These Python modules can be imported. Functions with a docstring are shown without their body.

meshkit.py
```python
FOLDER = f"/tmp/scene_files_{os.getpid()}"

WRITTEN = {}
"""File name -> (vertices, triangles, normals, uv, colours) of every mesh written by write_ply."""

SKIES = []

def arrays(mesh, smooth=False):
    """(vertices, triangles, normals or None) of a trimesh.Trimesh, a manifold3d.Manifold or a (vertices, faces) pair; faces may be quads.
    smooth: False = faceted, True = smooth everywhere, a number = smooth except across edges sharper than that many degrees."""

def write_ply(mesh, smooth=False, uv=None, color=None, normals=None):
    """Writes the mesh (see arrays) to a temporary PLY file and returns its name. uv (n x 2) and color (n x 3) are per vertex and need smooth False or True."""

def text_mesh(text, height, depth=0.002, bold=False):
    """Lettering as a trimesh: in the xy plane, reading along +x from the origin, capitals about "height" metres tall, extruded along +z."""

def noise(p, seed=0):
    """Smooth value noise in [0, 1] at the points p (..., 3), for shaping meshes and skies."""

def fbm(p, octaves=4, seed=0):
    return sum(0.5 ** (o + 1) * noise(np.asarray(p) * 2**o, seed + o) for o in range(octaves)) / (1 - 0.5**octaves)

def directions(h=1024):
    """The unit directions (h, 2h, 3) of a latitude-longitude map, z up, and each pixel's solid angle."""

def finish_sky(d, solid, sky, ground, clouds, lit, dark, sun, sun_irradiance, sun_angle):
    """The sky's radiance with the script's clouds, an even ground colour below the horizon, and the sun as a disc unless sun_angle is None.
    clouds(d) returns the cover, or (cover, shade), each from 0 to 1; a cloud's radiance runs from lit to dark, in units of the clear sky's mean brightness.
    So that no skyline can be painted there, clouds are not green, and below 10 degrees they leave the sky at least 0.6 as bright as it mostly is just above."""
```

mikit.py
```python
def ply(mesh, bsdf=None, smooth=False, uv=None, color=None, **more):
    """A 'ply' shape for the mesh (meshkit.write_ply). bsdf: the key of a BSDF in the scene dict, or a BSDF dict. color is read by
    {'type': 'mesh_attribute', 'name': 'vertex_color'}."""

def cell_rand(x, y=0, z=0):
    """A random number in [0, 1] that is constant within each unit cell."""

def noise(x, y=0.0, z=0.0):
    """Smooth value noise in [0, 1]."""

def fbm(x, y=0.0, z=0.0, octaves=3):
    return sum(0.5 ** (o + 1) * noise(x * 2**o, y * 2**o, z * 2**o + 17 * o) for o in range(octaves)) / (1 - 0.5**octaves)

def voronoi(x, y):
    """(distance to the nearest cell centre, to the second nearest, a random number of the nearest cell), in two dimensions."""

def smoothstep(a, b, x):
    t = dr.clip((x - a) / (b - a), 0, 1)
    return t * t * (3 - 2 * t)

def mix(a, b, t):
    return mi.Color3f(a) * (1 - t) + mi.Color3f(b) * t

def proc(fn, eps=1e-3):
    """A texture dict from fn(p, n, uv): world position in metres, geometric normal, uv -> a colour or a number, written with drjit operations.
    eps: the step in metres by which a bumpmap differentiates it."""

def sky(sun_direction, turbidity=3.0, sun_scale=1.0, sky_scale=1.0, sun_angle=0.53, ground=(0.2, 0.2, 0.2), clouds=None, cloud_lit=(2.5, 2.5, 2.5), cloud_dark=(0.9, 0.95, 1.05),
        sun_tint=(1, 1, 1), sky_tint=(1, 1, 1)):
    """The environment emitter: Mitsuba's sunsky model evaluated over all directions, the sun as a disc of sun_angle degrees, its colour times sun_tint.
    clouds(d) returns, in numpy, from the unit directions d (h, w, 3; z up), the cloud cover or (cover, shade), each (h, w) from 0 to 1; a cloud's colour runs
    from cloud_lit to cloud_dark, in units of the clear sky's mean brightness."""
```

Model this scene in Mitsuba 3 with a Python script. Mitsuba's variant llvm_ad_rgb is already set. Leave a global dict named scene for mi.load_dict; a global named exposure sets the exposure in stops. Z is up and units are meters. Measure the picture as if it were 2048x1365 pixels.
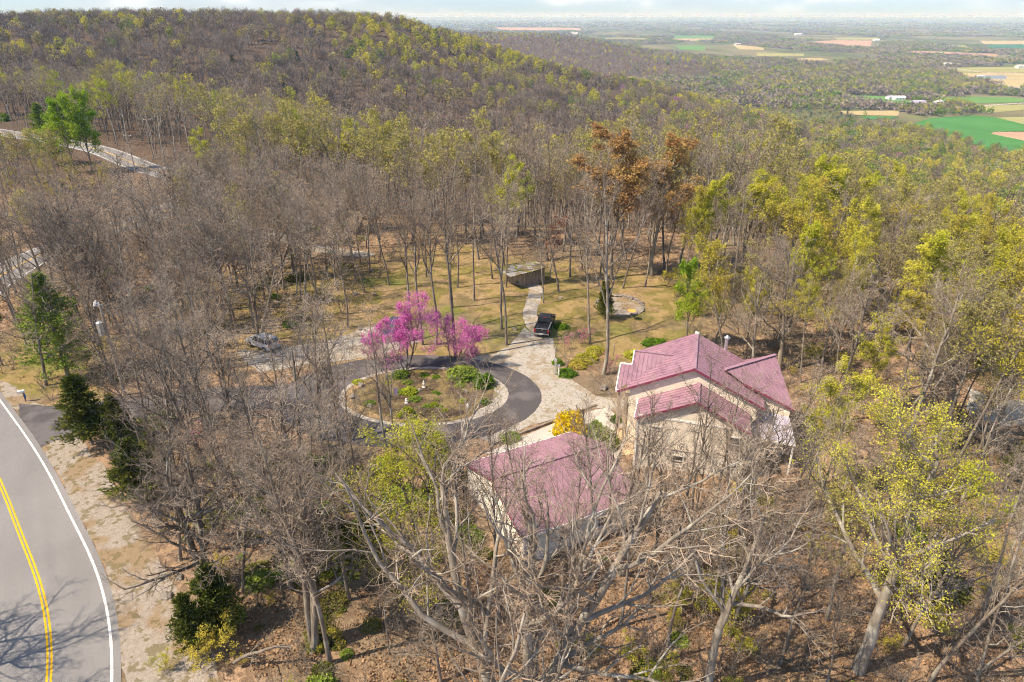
import math, random
import numpy as np, trimesh, shapely
from shapely.geometry import Polygon, LineString, Point
from shapely import affinity
from shapely.ops import unary_union
import drjit as dr, mitsuba as mi
import mikit, meshkit
from mikit import noise, fbm, cell_rand, smoothstep, mix, proc

T = mi.ScalarTransform4f
scene, labels = {}, {}
PI = math.pi

# ------------------------------------------------------------------ camera, sky, exposure
CAM_H, FPX, PITCH = 37.5, 1365.0, math.radians(25.6)
scene['camera'] = {'type': 'perspective', 'fov': math.degrees(2 * math.atan(1024 / FPX)), 'fov_axis': 'x', 'near_clip': 0.5, 'far_clip': 200000.0,
                   'to_world': T().look_at(origin=[0, 0, CAM_H], target=[0, math.cos(PITCH), CAM_H - math.sin(PITCH)], up=[0, 0, 1]),
                   'medium': {'type': 'ref', 'id': 'air'}}
exposure = 2.4


def clouds(d):
    el = np.degrees(np.arcsin(np.clip(d[..., 2], -1, 1)))
    az = np.degrees(np.arctan2(d[..., 0], d[..., 1]))
    p = np.stack([az * 0.30, el * 1.1, az * 0], -1)
    n = meshkit.fbm(p, 5, 3)
    p2 = np.stack([az * 0.045, el * 0.16, az * 0 + 7], -1)
    hi = meshkit.fbm(p2, 4, 9)
    low = np.clip((n - 0.53) * 7.0, 0, 1) * np.clip(1.25 - np.abs(el - 1.9) / 2.2, 0, 1)
    veil = np.clip((hi - 0.38) * 1.5, 0, 0.45)
    cover = np.clip(np.maximum(low, veil), 0, 1)
    return cover, np.clip(0.35 - (n - 0.5) * 1.6, 0, 0.6)


scene['sky'] = mikit.sky((-0.93, -0.30, 1.22), turbidity=3.0, clouds=clouds, cloud_lit=(2.3, 2.3, 2.3), cloud_dark=(1.25, 1.35, 1.5))
HAZE = 0.68e-4
rgb3 = lambda c: {'type': 'rgb', 'value': c}
scene['air'] = {'type': 'homogeneous', 'albedo': {'type': 'rgb', 'value': [0.94, 0.95, 0.96]}, 'sigma_t': rgb3([HAZE * .62, HAZE, HAZE * 1.55])}

# ------------------------------------------------------------------ helpers


def px_ray(px, py):
    u, v = (px - 1024) / FPX, (682.5 - py) / FPX
    return np.array([u, math.cos(PITCH) + v * math.sin(PITCH), -math.sin(PITCH) + v * math.cos(PITCH)])


def at(px, py, z=0.0):
    """The point of the world at height z that the photograph shows at the pixel (2048 x 1365)."""
    d = px_ray(px, py)
    t = (z - CAM_H) / d[2]
    return np.array([d[0] * t, d[1] * t])


def top_at(y, py):
    """Height of a thing standing at distance y whose top shows at pixel row py."""
    d = px_ray(1024, py)
    return CAM_H + y * d[2] / d[1]


def poly(pts, z=0.0):
    return Polygon([at(x, y, z) for x, y in pts]).buffer(0)


class MB:
    """Collects vertices and triangles of one part."""

    def __init__(self):
        self.v, self.f, self.n = [], [], 0

    def add(self, v, f):
        v, f = np.asarray(v, float), np.asarray(f, int)
        if f.shape[1] == 4:
            f = np.vstack([f[:, [0, 1, 2]], f[:, [0, 2, 3]]])
        self.v.append(v); self.f.append(f + self.n); self.n += len(v)
        return self

    def mesh(self, m, mat=None):
        if hasattr(m, 'to_mesh'):
            k = m.to_mesh(); v, f = np.array(k.vert_properties[:, :3]), np.array(k.tri_verts)
        else:
            v, f = np.array(m.vertices), np.array(m.faces)
        if mat is not None:
            v = v @ mat[:3, :3].T + mat[:3, 3]
        return self.add(v, f)

    def box(self, c, s, rz=0.0, rx=0.0, ry=0.0):
        m = trimesh.creation.box(s)
        M = trimesh.transformations.euler_matrix(rx, ry, rz); M[:3, 3] = c
        return self.mesh(m, M)

    def rod(self, a, b, r0, r1=None, sides=8):
        r1 = r0 if r1 is None else r1
        v, f = tubes(np.array([[a, b]], float), np.array([[r0, r1]], float), sides, cap=True)
        return self.add(v, f)

    def get(self):
        return np.vstack(self.v), np.vstack(self.f)


def tubes(P, R, sides=3, cap=False):
    """N polylines (N,K,3) with radii (N,K) as tubes."""
    N, K = R.shape
    t = np.gradient(P, axis=1)
    t /= np.linalg.norm(t, axis=2, keepdims=True) + 1e-9
    ref = np.where(np.abs(t[:, :1, 2:]) < 0.8, [0, 0, 1.0], [1.0, 0, 0])
    a = np.cross(t, np.broadcast_to(ref, t.shape)); a /= np.linalg.norm(a, axis=2, keepdims=True) + 1e-9
    b = np.cross(t, a)
    ang = np.arange(sides) * 2 * PI / sides
    v = P[:, :, None] + R[:, :, None, None] * (np.cos(ang)[None, None, :, None] * a[:, :, None] + np.sin(ang)[None, None, :, None] * b[:, :, None])
    n, k, s = np.meshgrid(np.arange(N), np.arange(K - 1), np.arange(sides), indexing='ij')
    i0 = (n * K + k) * sides + s; i1 = (n * K + k) * sides + (s + 1) % sides
    q = np.stack([i0, i1, i1 + sides, i0 + sides], -1).reshape(-1, 4)
    f = np.vstack([q[:, [0, 1, 2]], q[:, [0, 2, 3]]])
    if cap:
        for e in (0, K - 1):
            base = (np.arange(N) * K + e) * sides
            for s_ in range(1, sides - 1):
                c = np.stack([base, base + s_, base + s_ + 1], 1)
                f = np.vstack([f, c if e else c[:, ::-1]])
    return v.reshape(-1, 3), f


def tag(key, label=None, cat=None, group=None, kind=None):
    d = labels.setdefault(key, {})
    for k, v in (('label', label), ('category', cat), ('group', group), ('kind', kind)):
        if v: d[k] = v


USED = {}


def numbered(name):
    n = USED.get(name, -1) + 1
    USED[name] = n
    return name if n == 0 else f'{name}_{n:03d}'


def put(key, mesh, mat, smooth=False, M=None):
    """One shape entry; key is made unique."""
    key = numbered(key)
    if isinstance(mesh, MB): mesh = mesh.get()
    if M is not None:
        v, f = mesh if isinstance(mesh, tuple) else (np.array(mesh.vertices), np.array(mesh.faces))
        mesh = (np.asarray(v) @ M[:3, :3].T + M[:3, 3], f)
    scene[key] = mikit.ply(mesh, mat, smooth=smooth)
    return key


def frame(x, y, z=0.0, rz=0.0):
    M = trimesh.transformations.rotation_matrix(rz, [0, 0, 1]); M[:3, 3] = (x, y, z)
    return M


def ribbon(line, w0, w1=None, step=1.0):
    """Polygon strip between offsets of a polyline, as a triangle mesh following its direction (flat)."""
    L = np.asarray(line, float)
    seg = np.linalg.norm(np.diff(L, axis=0), axis=1); s = np.r_[0, np.cumsum(seg)]
    q = np.linspace(0, s[-1], max(2, int(s[-1] / step)))
    p = np.stack([np.interp(q, s, L[:, i]) for i in (0, 1)], 1)
    t = np.gradient(p, axis=0); t /= np.linalg.norm(t, axis=1, keepdims=True)
    nrm = np.stack([t[:, 1], -t[:, 0]], 1)      # to the right
    a, b = p + nrm * w0, p + nrm * w1
    return a, b


def smooth_line(pts, n=200):
    from scipy.interpolate import splprep, splev
    pts = np.asarray(pts, float)
    tck, _ = splprep(pts.T, s=0, k=3)
    return np.stack(splev(np.linspace(0, 1, n), tck), 1)


def sheet(geom, z, ter=False, maxe=4.0):
    """A flat polygon (with holes) as a mesh at height z (over the terrain when ter)."""
    mb = MB()
    for g in getattr(geom, 'geoms', [geom]):
        if g.is_empty or g.area < 1e-4: continue
        v, f = trimesh.creation.triangulate_polygon(g, engine='earcut')
        if ter:
            v, f = trimesh.remesh.subdivide_to_size(np.c_[v, v[:, 0] * 0], f, maxe, max_iter=12)
            v = v[:, :2]
            zz = terr(v[:, 0], v[:, 1]) + z
        else:
            zz = np.full(len(v), z)
        n = np.cross(np.c_[v[f[:, 1]] - v[f[:, 0]]], np.c_[v[f[:, 2]] - v[f[:, 0]]])
        f = np.where((n > 0)[:, None], f, f[:, ::-1])
        mb.add(np.c_[v, zz], f)
    return mb


def wobble(geom, amp, freq, seed, step=0.8):
    """Ragged edge for a polygon."""
    out = []
    for g in getattr(geom, 'geoms', [geom]):
        g = shapely.segmentize(g, step)
        def ring(r):
            c = np.array(r.coords)[:-1]
            p = np.c_[c * freq, c[:, 0] * 0]
            return c + amp * np.stack([meshkit.fbm(p, 3, seed) - .5, meshkit.fbm(p, 3, seed + 31) - .5], 1) * 2
        out.append(Polygon(ring(g.exterior), [ring(i) for i in g.interiors]).buffer(0))
    return unary_union(out)


# ------------------------------------------------------------------ materials
def rgb(*c): return {'type': 'rgb', 'value': list(c)}


def two(b): return {'type': 'twosided', 'bsdf': b}


def diffuse(key, c): scene[key] = two({'type': 'diffuse', 'reflectance': c if isinstance(c, dict) else rgb(*c)})


def rough(key, c, r=0.5, metallic=0.0, cc=0.0, spec=0.5):
    scene[key] = two({'type': 'principled', 'base_color': c if isinstance(c, dict) else rgb(*c), 'roughness': r, 'metallic': metallic, 'clearcoat': cc, 'specular': spec})


def leafy(key, c, t=0.7):
    scene[key] = {'type': 'principledthin', 'base_color': c if isinstance(c, dict) else rgb(*c), 'roughness': 0.75, 'diff_trans': t, 'spec_trans': 0.0, 'eta': 1.3}


def vary(a, b, f, dark=0.75):
    """Two colours mixed by world-space noise of frequency f (1/m), with a finer light-dark grain."""
    def fn(p, n, uv):
        k = noise(p.x * f, p.y * f, p.z * f * 0.6)
        g = noise(p.x * f * 5 + 9, p.y * f * 5, p.z * f * 5)
        return mix(a, b, smoothstep(0.25, 0.75, k)) * (dark + (1 - dark) * 2 * g)
    return proc(fn)


GRASS = [(-8, 92, 43, 22), (-9.6, 64.8, 9, 6), (15, 80, 12, 9), (-60, 70, 14, 12), (44, 45, 12, 10)]


def ground_color(p, n, uv):
    b = fbm(p.x * 0.11, p.y * 0.11, 0, 3)
    m = noise(p.x * 0.9 + 5, p.y * 0.9)
    g = fbm(p.x * 3.1, p.y * 3.1, 3, 3)
    litter = mix((0.185, 0.128, 0.085), (0.325, 0.225, 0.145), smoothstep(0.3, 0.7, g))
    litter = mix(litter, (0.175, 0.14, 0.095), smoothstep(0.45, 0.7, b) * 0.85)
    litter = mix(litter, (0.095, 0.065, 0.045), smoothstep(0.58, 0.8, m) * 0.45)
    grass = mix((0.29, 0.215, 0.10), (0.195, 0.165, 0.058), smoothstep(0.35, 0.65, m))
    grass = mix(grass, (0.15, 0.18, 0.045), smoothstep(0.55, 0.75, b) * 0.75)
    grass = grass * (0.75 + 0.5 * g)
    w = mi.Float(0)
    for cx, cy, rx, ry in GRASS:
        d = dr.sqrt(dr.square((p.x - cx) / rx) + dr.square((p.y - cy) / ry))
        w = dr.maximum(w, 1 - smoothstep(0.72, 1.12, d + (b - 0.5) * 0.9 + (m - 0.5) * 0.25))
    c = mix(litter * 1.12, grass, w * (0.45 + 0.55 * smoothstep(0.40, 0.56, fbm(p.x * .35 + 11, p.y * .35, 2, 3))))
    far = smoothstep(350, 800, dr.sqrt(dr.square(p.x) + dr.square(p.y)))
    plain = smoothstep(-94, -100.5, p.z)
    k = fbm(p.x * 0.004, p.y * 0.0023, 1, 4)
    k2 = fbm(p.x * 0.03, p.y * 0.02, 4, 3)
    pl = mix((0.115, 0.12, 0.06), (0.21, 0.185, 0.105), smoothstep(0.35, 0.65, k))
    pl = mix(pl, (0.14, 0.19, 0.065), smoothstep(0.56, 0.68, k2) * 0.6)
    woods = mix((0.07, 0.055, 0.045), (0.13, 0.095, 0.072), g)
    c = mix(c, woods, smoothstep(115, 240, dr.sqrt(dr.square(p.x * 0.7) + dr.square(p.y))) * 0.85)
    return mix(c, pl, plain)


scene['ground_soil'] = two({'type': 'bumpmap', 'arbitrary': proc(lambda p, n, uv: fbm(p.x * 4, p.y * 4, p.z * 4, 3) * 0.5 + noise(p.x * 17, p.y * 17) * 0.25), 'scale': 0.16,
                            'bsdf': {'type': 'diffuse', 'reflectance': proc(ground_color)}})


def asphalt_color(p, n, uv):
    s = noise(p.x * 40, p.y * 40)
    b = fbm(p.x * 0.25, p.y * 0.25, 0, 3)
    t = noise(p.x * 1.3 + p.y * 0.9, p.y * 0.08 - p.x * 0.06)
    return mi.Color3f(0.245, 0.241, 0.244) * (0.82 + 0.24 * s + 0.22 * (b - 0.5) + 0.10 * (t - 0.5)) * (1 - 0.25 * smoothstep(0.80, 0.86, noise(p.x * 70, p.y * 70)))


diffuse('asphalt', proc(asphalt_color))
diffuse('drive_asphalt', proc(lambda p, n, uv: mi.Color3f(0.105, 0.098, 0.102) * (0.7 + 0.35 * noise(p.x * 30, p.y * 30) + 0.5 * smoothstep(.4, .75, fbm(p.x * .7, p.y * .7)))))


def gravel_color(p, n, uv):
    a = noise(p.x * 11, p.y * 11); b = fbm(p.x * .8, p.y * .8, 2, 3); d = noise(p.x * 3.3, p.y * 3.3, 5)
    c = mix((0.30, 0.28, 0.25), (0.44, 0.41, 0.37), a)
    c = mix(c, (0.27, 0.21, 0.14), smoothstep(0.52, 0.7, b) * 0.6)
    return mix(c, (0.20, 0.17, 0.08), smoothstep(0.66, 0.82, d) * 0.5)


diffuse('gravel_mat', proc(gravel_color))
def verge_color(p, n, uv):
    a = noise(p.x * 7, p.y * 7); f = noise(p.x * 21, p.y * 21); b = fbm(p.x * .55, p.y * .55, 2, 4); d = fbm(p.x * 2.6, p.y * 2.6, 5, 3)
    c = mix((0.24, 0.205, 0.175), (0.40, 0.36, 0.315), a * .6 + f * .4)
    c = mix(c, (0.25, 0.175, 0.095), smoothstep(0.5, 0.68, b) * 0.75)
    c = mix(c, (0.15, 0.125, 0.055), smoothstep(0.56, 0.68, d) * 0.7)
    return mix(c, (0.10, 0.075, 0.06), smoothstep(0.72, 0.85, f) * 0.5)


diffuse('verge_mat', proc(verge_color))
diffuse('concrete', proc(lambda p, n, uv: mi.Color3f(0.47, 0.44, 0.40) * (0.8 + 0.2 * noise(p.x * 14, p.y * 14) + 0.2 * fbm(p.x * .9, p.y * .9))))
diffuse('edging_mat', proc(lambda p, n, uv: mi.Color3f(0.38, 0.35, 0.31) * (0.6 + 0.5 * noise(p.x * 6, p.y * 6) + 0.3 * fbm(p.x * .9, p.y * .9))))
diffuse('mulch', proc(lambda p, n, uv: mix((0.10, 0.075, 0.05), (0.19, 0.15, 0.075), smoothstep(.4, .65, fbm(p.x * .9, p.y * .9, 0, 4))) * (.7 + .6 * noise(p.x * 9, p.y * 9))))
diffuse('tan_stone', proc(lambda p, n, uv: mi.Color3f(0.58, 0.42, 0.26) * (0.8 + 0.4 * fbm(p.x * 1.4, p.y * 1.4))))
diffuse('yellow_paint', proc(lambda p, n, uv: mi.Color3f(0.78, 0.46, 0.02) * (0.82 + 0.25 * noise(p.x * 12, p.y * 12))))
diffuse('white_paint', proc(lambda p, n, uv: mi.Color3f(0.80, 0.80, 0.79) * (0.84 + 0.2 * noise(p.x * 10, p.y * 10))))
rough('roof_metal', proc(lambda p, n, uv: mix((0.265, 0.145, 0.19), (0.335, 0.205, 0.255), fbm(p.x * .7, p.y * .7, p.z * .7)) * (0.80 + 0.34 * fbm(p.x * 1.1 + p.z, p.y * 1.1, p.z * 3)) * (1 - .22 * smoothstep(.56, .7, fbm(p.x * 2.3, p.y * 2.3, p.z * .7)))), 0.34, 0.0, 0.25)
rough('roof_trim', (0.20, 0.045, 0.085), 0.4)
rough('porch_metal', proc(lambda p, n, uv: mi.Color3f(0.42, 0.40, 0.50) * (0.85 + 0.3 * fbm(p.x, p.y))), 0.35, 0.0, 0.2)
diffuse('siding', proc(lambda p, n, uv: mi.Color3f(0.74, 0.67, 0.56) * (0.9 + 0.2 * noise(p.x * 3, p.y * 3, p.z * 3))))
diffuse('white_siding', proc(lambda p, n, uv: mi.Color3f(0.74, 0.70, 0.62) * (0.88 + 0.2 * noise(p.x * 2, p.y * 2, p.z * 2))))
rough('trim_white', (0.8, 0.79, 0.76), 0.5)
rough('glass_dark', (0.03, 0.035, 0.04), 0.08, 0.0, 1.0)
rough('steel', (0.62, 0.64, 0.66), 0.35, 0.8)
rough('chrome', (0.8, 0.8, 0.82), 0.18, 1.0)
rough('black_paint', (0.012, 0.012, 0.016), 0.25, 0.0, 1.0)
rough('silver_paint', (0.52, 0.54, 0.58), 0.3, 0.3, 1.0)
rough('navy_paint', (0.05, 0.06, 0.10), 0.25, 0.2, 1.0)
rough('rubber', (0.02, 0.02, 0.02), 0.8)
rough('red_lens', (0.6, 0.02, 0.03), 0.25, 0.0, 1.0)
rough('amber_lens', (0.7, 0.25, 0.03), 0.25, 0.0, 1.0)
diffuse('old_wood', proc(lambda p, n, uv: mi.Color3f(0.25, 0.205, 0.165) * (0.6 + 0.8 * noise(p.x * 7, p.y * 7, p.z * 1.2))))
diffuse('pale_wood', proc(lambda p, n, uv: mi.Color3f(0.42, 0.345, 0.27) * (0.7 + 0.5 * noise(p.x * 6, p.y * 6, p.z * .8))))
diffuse('pole_wood', proc(lambda p, n, uv: mi.Color3f(0.34, 0.29, 0.24) * (0.7 + 0.5 * noise(p.x * 8, p.y * 8, p.z * .6))))
diffuse('shed_roof_mat', proc(lambda p, n, uv: mix(mix((0.27, 0.265, 0.265), (0.20, 0.155, 0.115), smoothstep(.4, .6, fbm(p.x * 1.1, p.y * 1.1))), (0.17, 0.17, 0.04), smoothstep(.56, .66, fbm(p.x * 1.7 + 5, p.y * 1.7)))))
diffuse('stone_mat', proc(lambda p, n, uv: mi.Color3f(0.25, 0.225, 0.195) * (0.5 + 1.0 * fbm(p.x * 3, p.y * 3, p.z * 3))))
rough('blue_plastic', (0.02, 0.07, 0.35), 0.4)
rough('glare_orange', (0.85, 0.38, 0.08), 0.2, 0.0, 1.0)  # birdbath bowl colour: the orange paints in sun glare


def bark(key, a, b, lichen=(0.42, 0.43, 0.38), k=0.35):
    def fn(p, n, uv):
        s = noise(p.x * 9, p.y * 9, p.z * 1.6); t = noise(p.x * 2.3, p.y * 2.3, p.z * 1.1)
        big = noise(p.x * .15, p.y * .15)
        return mix(mix(a, b, s) * (0.75 + 0.5 * big), lichen, smoothstep(0.55, 0.75, t) * k)
    diffuse(key, proc(fn))


bark('bark_grey', (0.15, 0.125, 0.10), (0.27, 0.23, 0.19))
bark('bark_pale', (0.20, 0.175, 0.145), (0.34, 0.305, 0.26), (0.46, 0.45, 0.40), 0.6)
diffuse('twig_tan', vary((0.26, 0.20, 0.15), (0.42, 0.34, 0.265), 0.13, .65))
diffuse('twig_grey', vary((0.225, 0.185, 0.155), (0.39, 0.33, 0.275), 0.13, .65))
leafy('leaf_yellow', vary((0.45, 0.47, 0.05), (0.57, 0.54, 0.085), 0.25))
leafy('leaf_lime', vary((0.36, 0.42, 0.04), (0.50, 0.50, 0.07), 0.2))
leafy('leaf_gold', vary((0.50, 0.42, 0.07), (0.44, 0.43, 0.06), 0.3))
leafy('leaf_olive', vary((0.33, 0.30, 0.11), (0.41, 0.38, 0.12), 0.15))
leafy('leaf_green', vary((0.11, 0.20, 0.02), (0.20, 0.30, 0.03), 0.3))
leafy('leaf_fresh', vary((0.24, 0.38, 0.03), (0.36, 0.46, 0.05), 0.3))
leafy('leaf_brush', vary((0.13, 0.15, 0.03), (0.22, 0.21, 0.06), 0.5), .5)
leafy('leaf_orange', vary((0.40, 0.24, 0.10), (0.46, 0.31, 0.12), 0.4))
leafy('leaf_red', vary((0.42, 0.15, 0.09), (0.36, 0.17, 0.10), 0.4))
leafy('blossom_magenta', vary((0.66, 0.16, 0.50), (0.58, 0.20, 0.48), 0.8), 0.6)
leafy('blossom_pink', vary((0.70, 0.22, 0.36), (0.62, 0.30, 0.38), 0.8), 0.6)
leafy('blossom_yellow', vary((0.74, 0.56, 0.01), (0.62, 0.50, 0.02), 1.1), 0.5)
leafy('needle_pine', vary((0.17, 0.25, 0.04), (0.26, 0.33, 0.06), 0.6), 0.3)
leafy('needle_cedar', vary((0.085, 0.11, 0.02), (0.14, 0.15, 0.03), 0.7), 0.3)
leafy('dead_leaf', vary((0.44, 0.285, 0.165), (0.29, 0.19, 0.115), 2.0), 0.3)
diffuse('far_twig', vary((0.18, 0.145, 0.12), (0.30, 0.245, 0.20), 0.07, 0.65))
diffuse('far_trunk', (0.17, 0.14, 0.115))
leafy('far_olive', vary((0.26, 0.23, 0.095), (0.36, 0.32, 0.12), 0.06, 0.7), 0.4)
leafy('far_yellow', vary((0.38, 0.39, 0.05), (0.54, 0.48, 0.06), 0.06, 0.7), 0.6)
leafy('far_green', vary((0.15, 0.22, 0.03), (0.23, 0.28, 0.045), 0.06, 0.7), 0.4)
leafy('far_cedar', vary((0.05, 0.07, 0.02), (0.085, 0.09, 0.03), 0.06, 0.7), 0.2)
leafy('far_pink', (0.40, 0.20, 0.30), 0.4)

# ------------------------------------------------------------------ terrain
PLATEAU = Polygon([(-305, -80), (-304.6, 303), (-188, 298), (-88, 205), (-62, 158), (-38, 128), (-12, 114), (22, 110), (46, 106), (55, 100), (50.5, 59.6), (46, -80)])
PLAIN = -102.0
_cp = []
for az, d, z in [(0, 160, -12), (0, 220, -22), (8, 160, -13), (8, 220, -25), (-9, 180, -10), (-9, 240, -20), (-15, 205, -8), (-15, 250, -13), (15, 180, -15), (15, 240, -25), (22, 150, -8), (-36, 330, -3.3), (-34, 430, -1.3), (-34, 560, 1.2), (-34, 750, 21.2), (-34, 1200, 10.8), (-24, 330, -8.3), (-24, 430, -8.3), (-24, 560, -1.8), (-24, 750, 26.2), (-24, 1200, 14.8),
                 (-15, 300, -18.3), (-15, 430, -18), (-15, 600, -0.6), (-15, 760, 26), (-15, 1200, 12.8), (-9, 770, 24.8), (-9, 330, -28.9), (-9, 500, -18.5), (-7.3, 790, 19.4), (-6.2, 810, 12), (-2.8, 850, 1.1),
                 (-1, 890, -9.7), (1.4, 900, -19.9), (4.4, 900, -31.9), (10.5, 900, -49.9), (14, 870, -60.3), (21, 880, -84.5), (25, 950, -106), (-4, 1250, -46.2), (4, 1350, -94.3), (12, 1400, -109.4), (20, 1450, -118.5),
                 (0, 330, -32.9), (0, 500, -30.5), (0, 700, -24.7), (8, 300, -34.3), (8, 500, -44.5), (8, 700, -46.7), (15, 300, -33.3), (15, 500, -50.5), (15, 700, -58.7), (22, 200, -16.4), (22, 350, -43.4), (22, 500, -62.5), (22, 700, -78.7),
                 (29, 200, -20.4), (29, 350, -49.4), (29, 500, -72.5), (29, 700, -94.7), (34, 130, -6), (34, 200, -26.4), (34, 350, -53.4), (34, 500, -76.5), (34, 700, -97.7), (34, 900, -106.9), (45, 200, -32.4), (45, 500, -85.5), (45, 900, -113.9),
                 (60, 200, -42.4), (60, 600, -102.6), (80, 300, -66.3), (-2.5, 2400, -22), (-8, 2400, -20.4), (4.3, 2350, -27), (10.5, 2250, -67.2), (15, 2050, -93.1), (18, 1900, -99.9), (22, 1750, -105.8), (30, 1650, -124.7), (38, 1500, -126.5),
                 (-2, 1700, -75.7), (4, 1800, -77.8), (10, 1750, -98.8), (16, 1600, -109.6), (-2, 3200, -137.2), (6, 3200, -157.2), (14, 3000, -158), (25, 2600, -151.6), (35, 2500, -151.5), (-15, 2500, -32.5), (-30, 2500, -32.5), (-15, 3600, -165.6), (-34, 3800, -169.8), (0, 4500, -204.5), (35, 4500, -204.5), (-60, 1500, -11.5)]:
    a = math.radians(az); _cp.append((d * math.sin(a), d * math.cos(a), z))
for x in (-300, -200, -100, -20, 30):
    for y in (-60, 60, 130): _cp.append((x, y, 0))
for x in (-320, -220): _cp.append((x, 300, 0))
_cp = np.array(_cp)
from scipy.interpolate import RBFInterpolator
_rbf = RBFInterpolator(_cp[:, :2] / 100, _cp[:, 2], kernel='linear', smoothing=0.02)


def terr0(x, y):
    x, y = np.atleast_1d(np.asarray(x, float)), np.atleast_1d(np.asarray(y, float))
    p = np.stack([x, y], -1).reshape(-1, 2)
    r = np.hypot(p[:, 0], p[:, 1])
    z = np.full(len(p), PLAIN)
    k = r < 5000
    if k.any():
        zz = np.concatenate([_rbf(c / 100) for c in np.array_split(p[k], max(1, k.sum() // 20000))])
        q = np.c_[p[k] / 90, p[k][:, 0] * 0]
        zz = zz + (meshkit.fbm(q, 4, 5) - .5) * 14 * np.clip((r[k] - 220) / 300, 0, 1)
        zz = np.where(zz < PLAIN + 6, PLAIN + 6 * np.exp(np.minimum((zz - PLAIN - 6) / 6, 0)) * 1.0 - 6 * np.exp(-3), zz) if False else np.maximum(zz, PLAIN)
        z[k] = zz
        d = shapely.distance(PLATEAU, shapely.points(p[k]))
        w = np.clip(d / 48, 0, 1); w = w * w * (3 - 2 * w)
        z[k] = z[k] * w
    return z.reshape(x.shape)


# a lookup grid makes placing thousands of trees cheap
_gx, _gy = np.arange(-2200, 3400, 10.0), np.arange(-200, 4200, 10.0)
_gz = terr0(*np.meshgrid(_gx, _gy))
from scipy.ndimage import map_coordinates


def terr(x, y):
    x, y = np.asarray(x, float), np.asarray(y, float)
    z = map_coordinates(_gz, [np.clip((y.ravel() + 200) / 10, 0, len(_gy) - 1), np.clip((x.ravel() + 2200) / 10, 0, len(_gx) - 1)], order=1)
    return z.reshape(x.shape)


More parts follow.
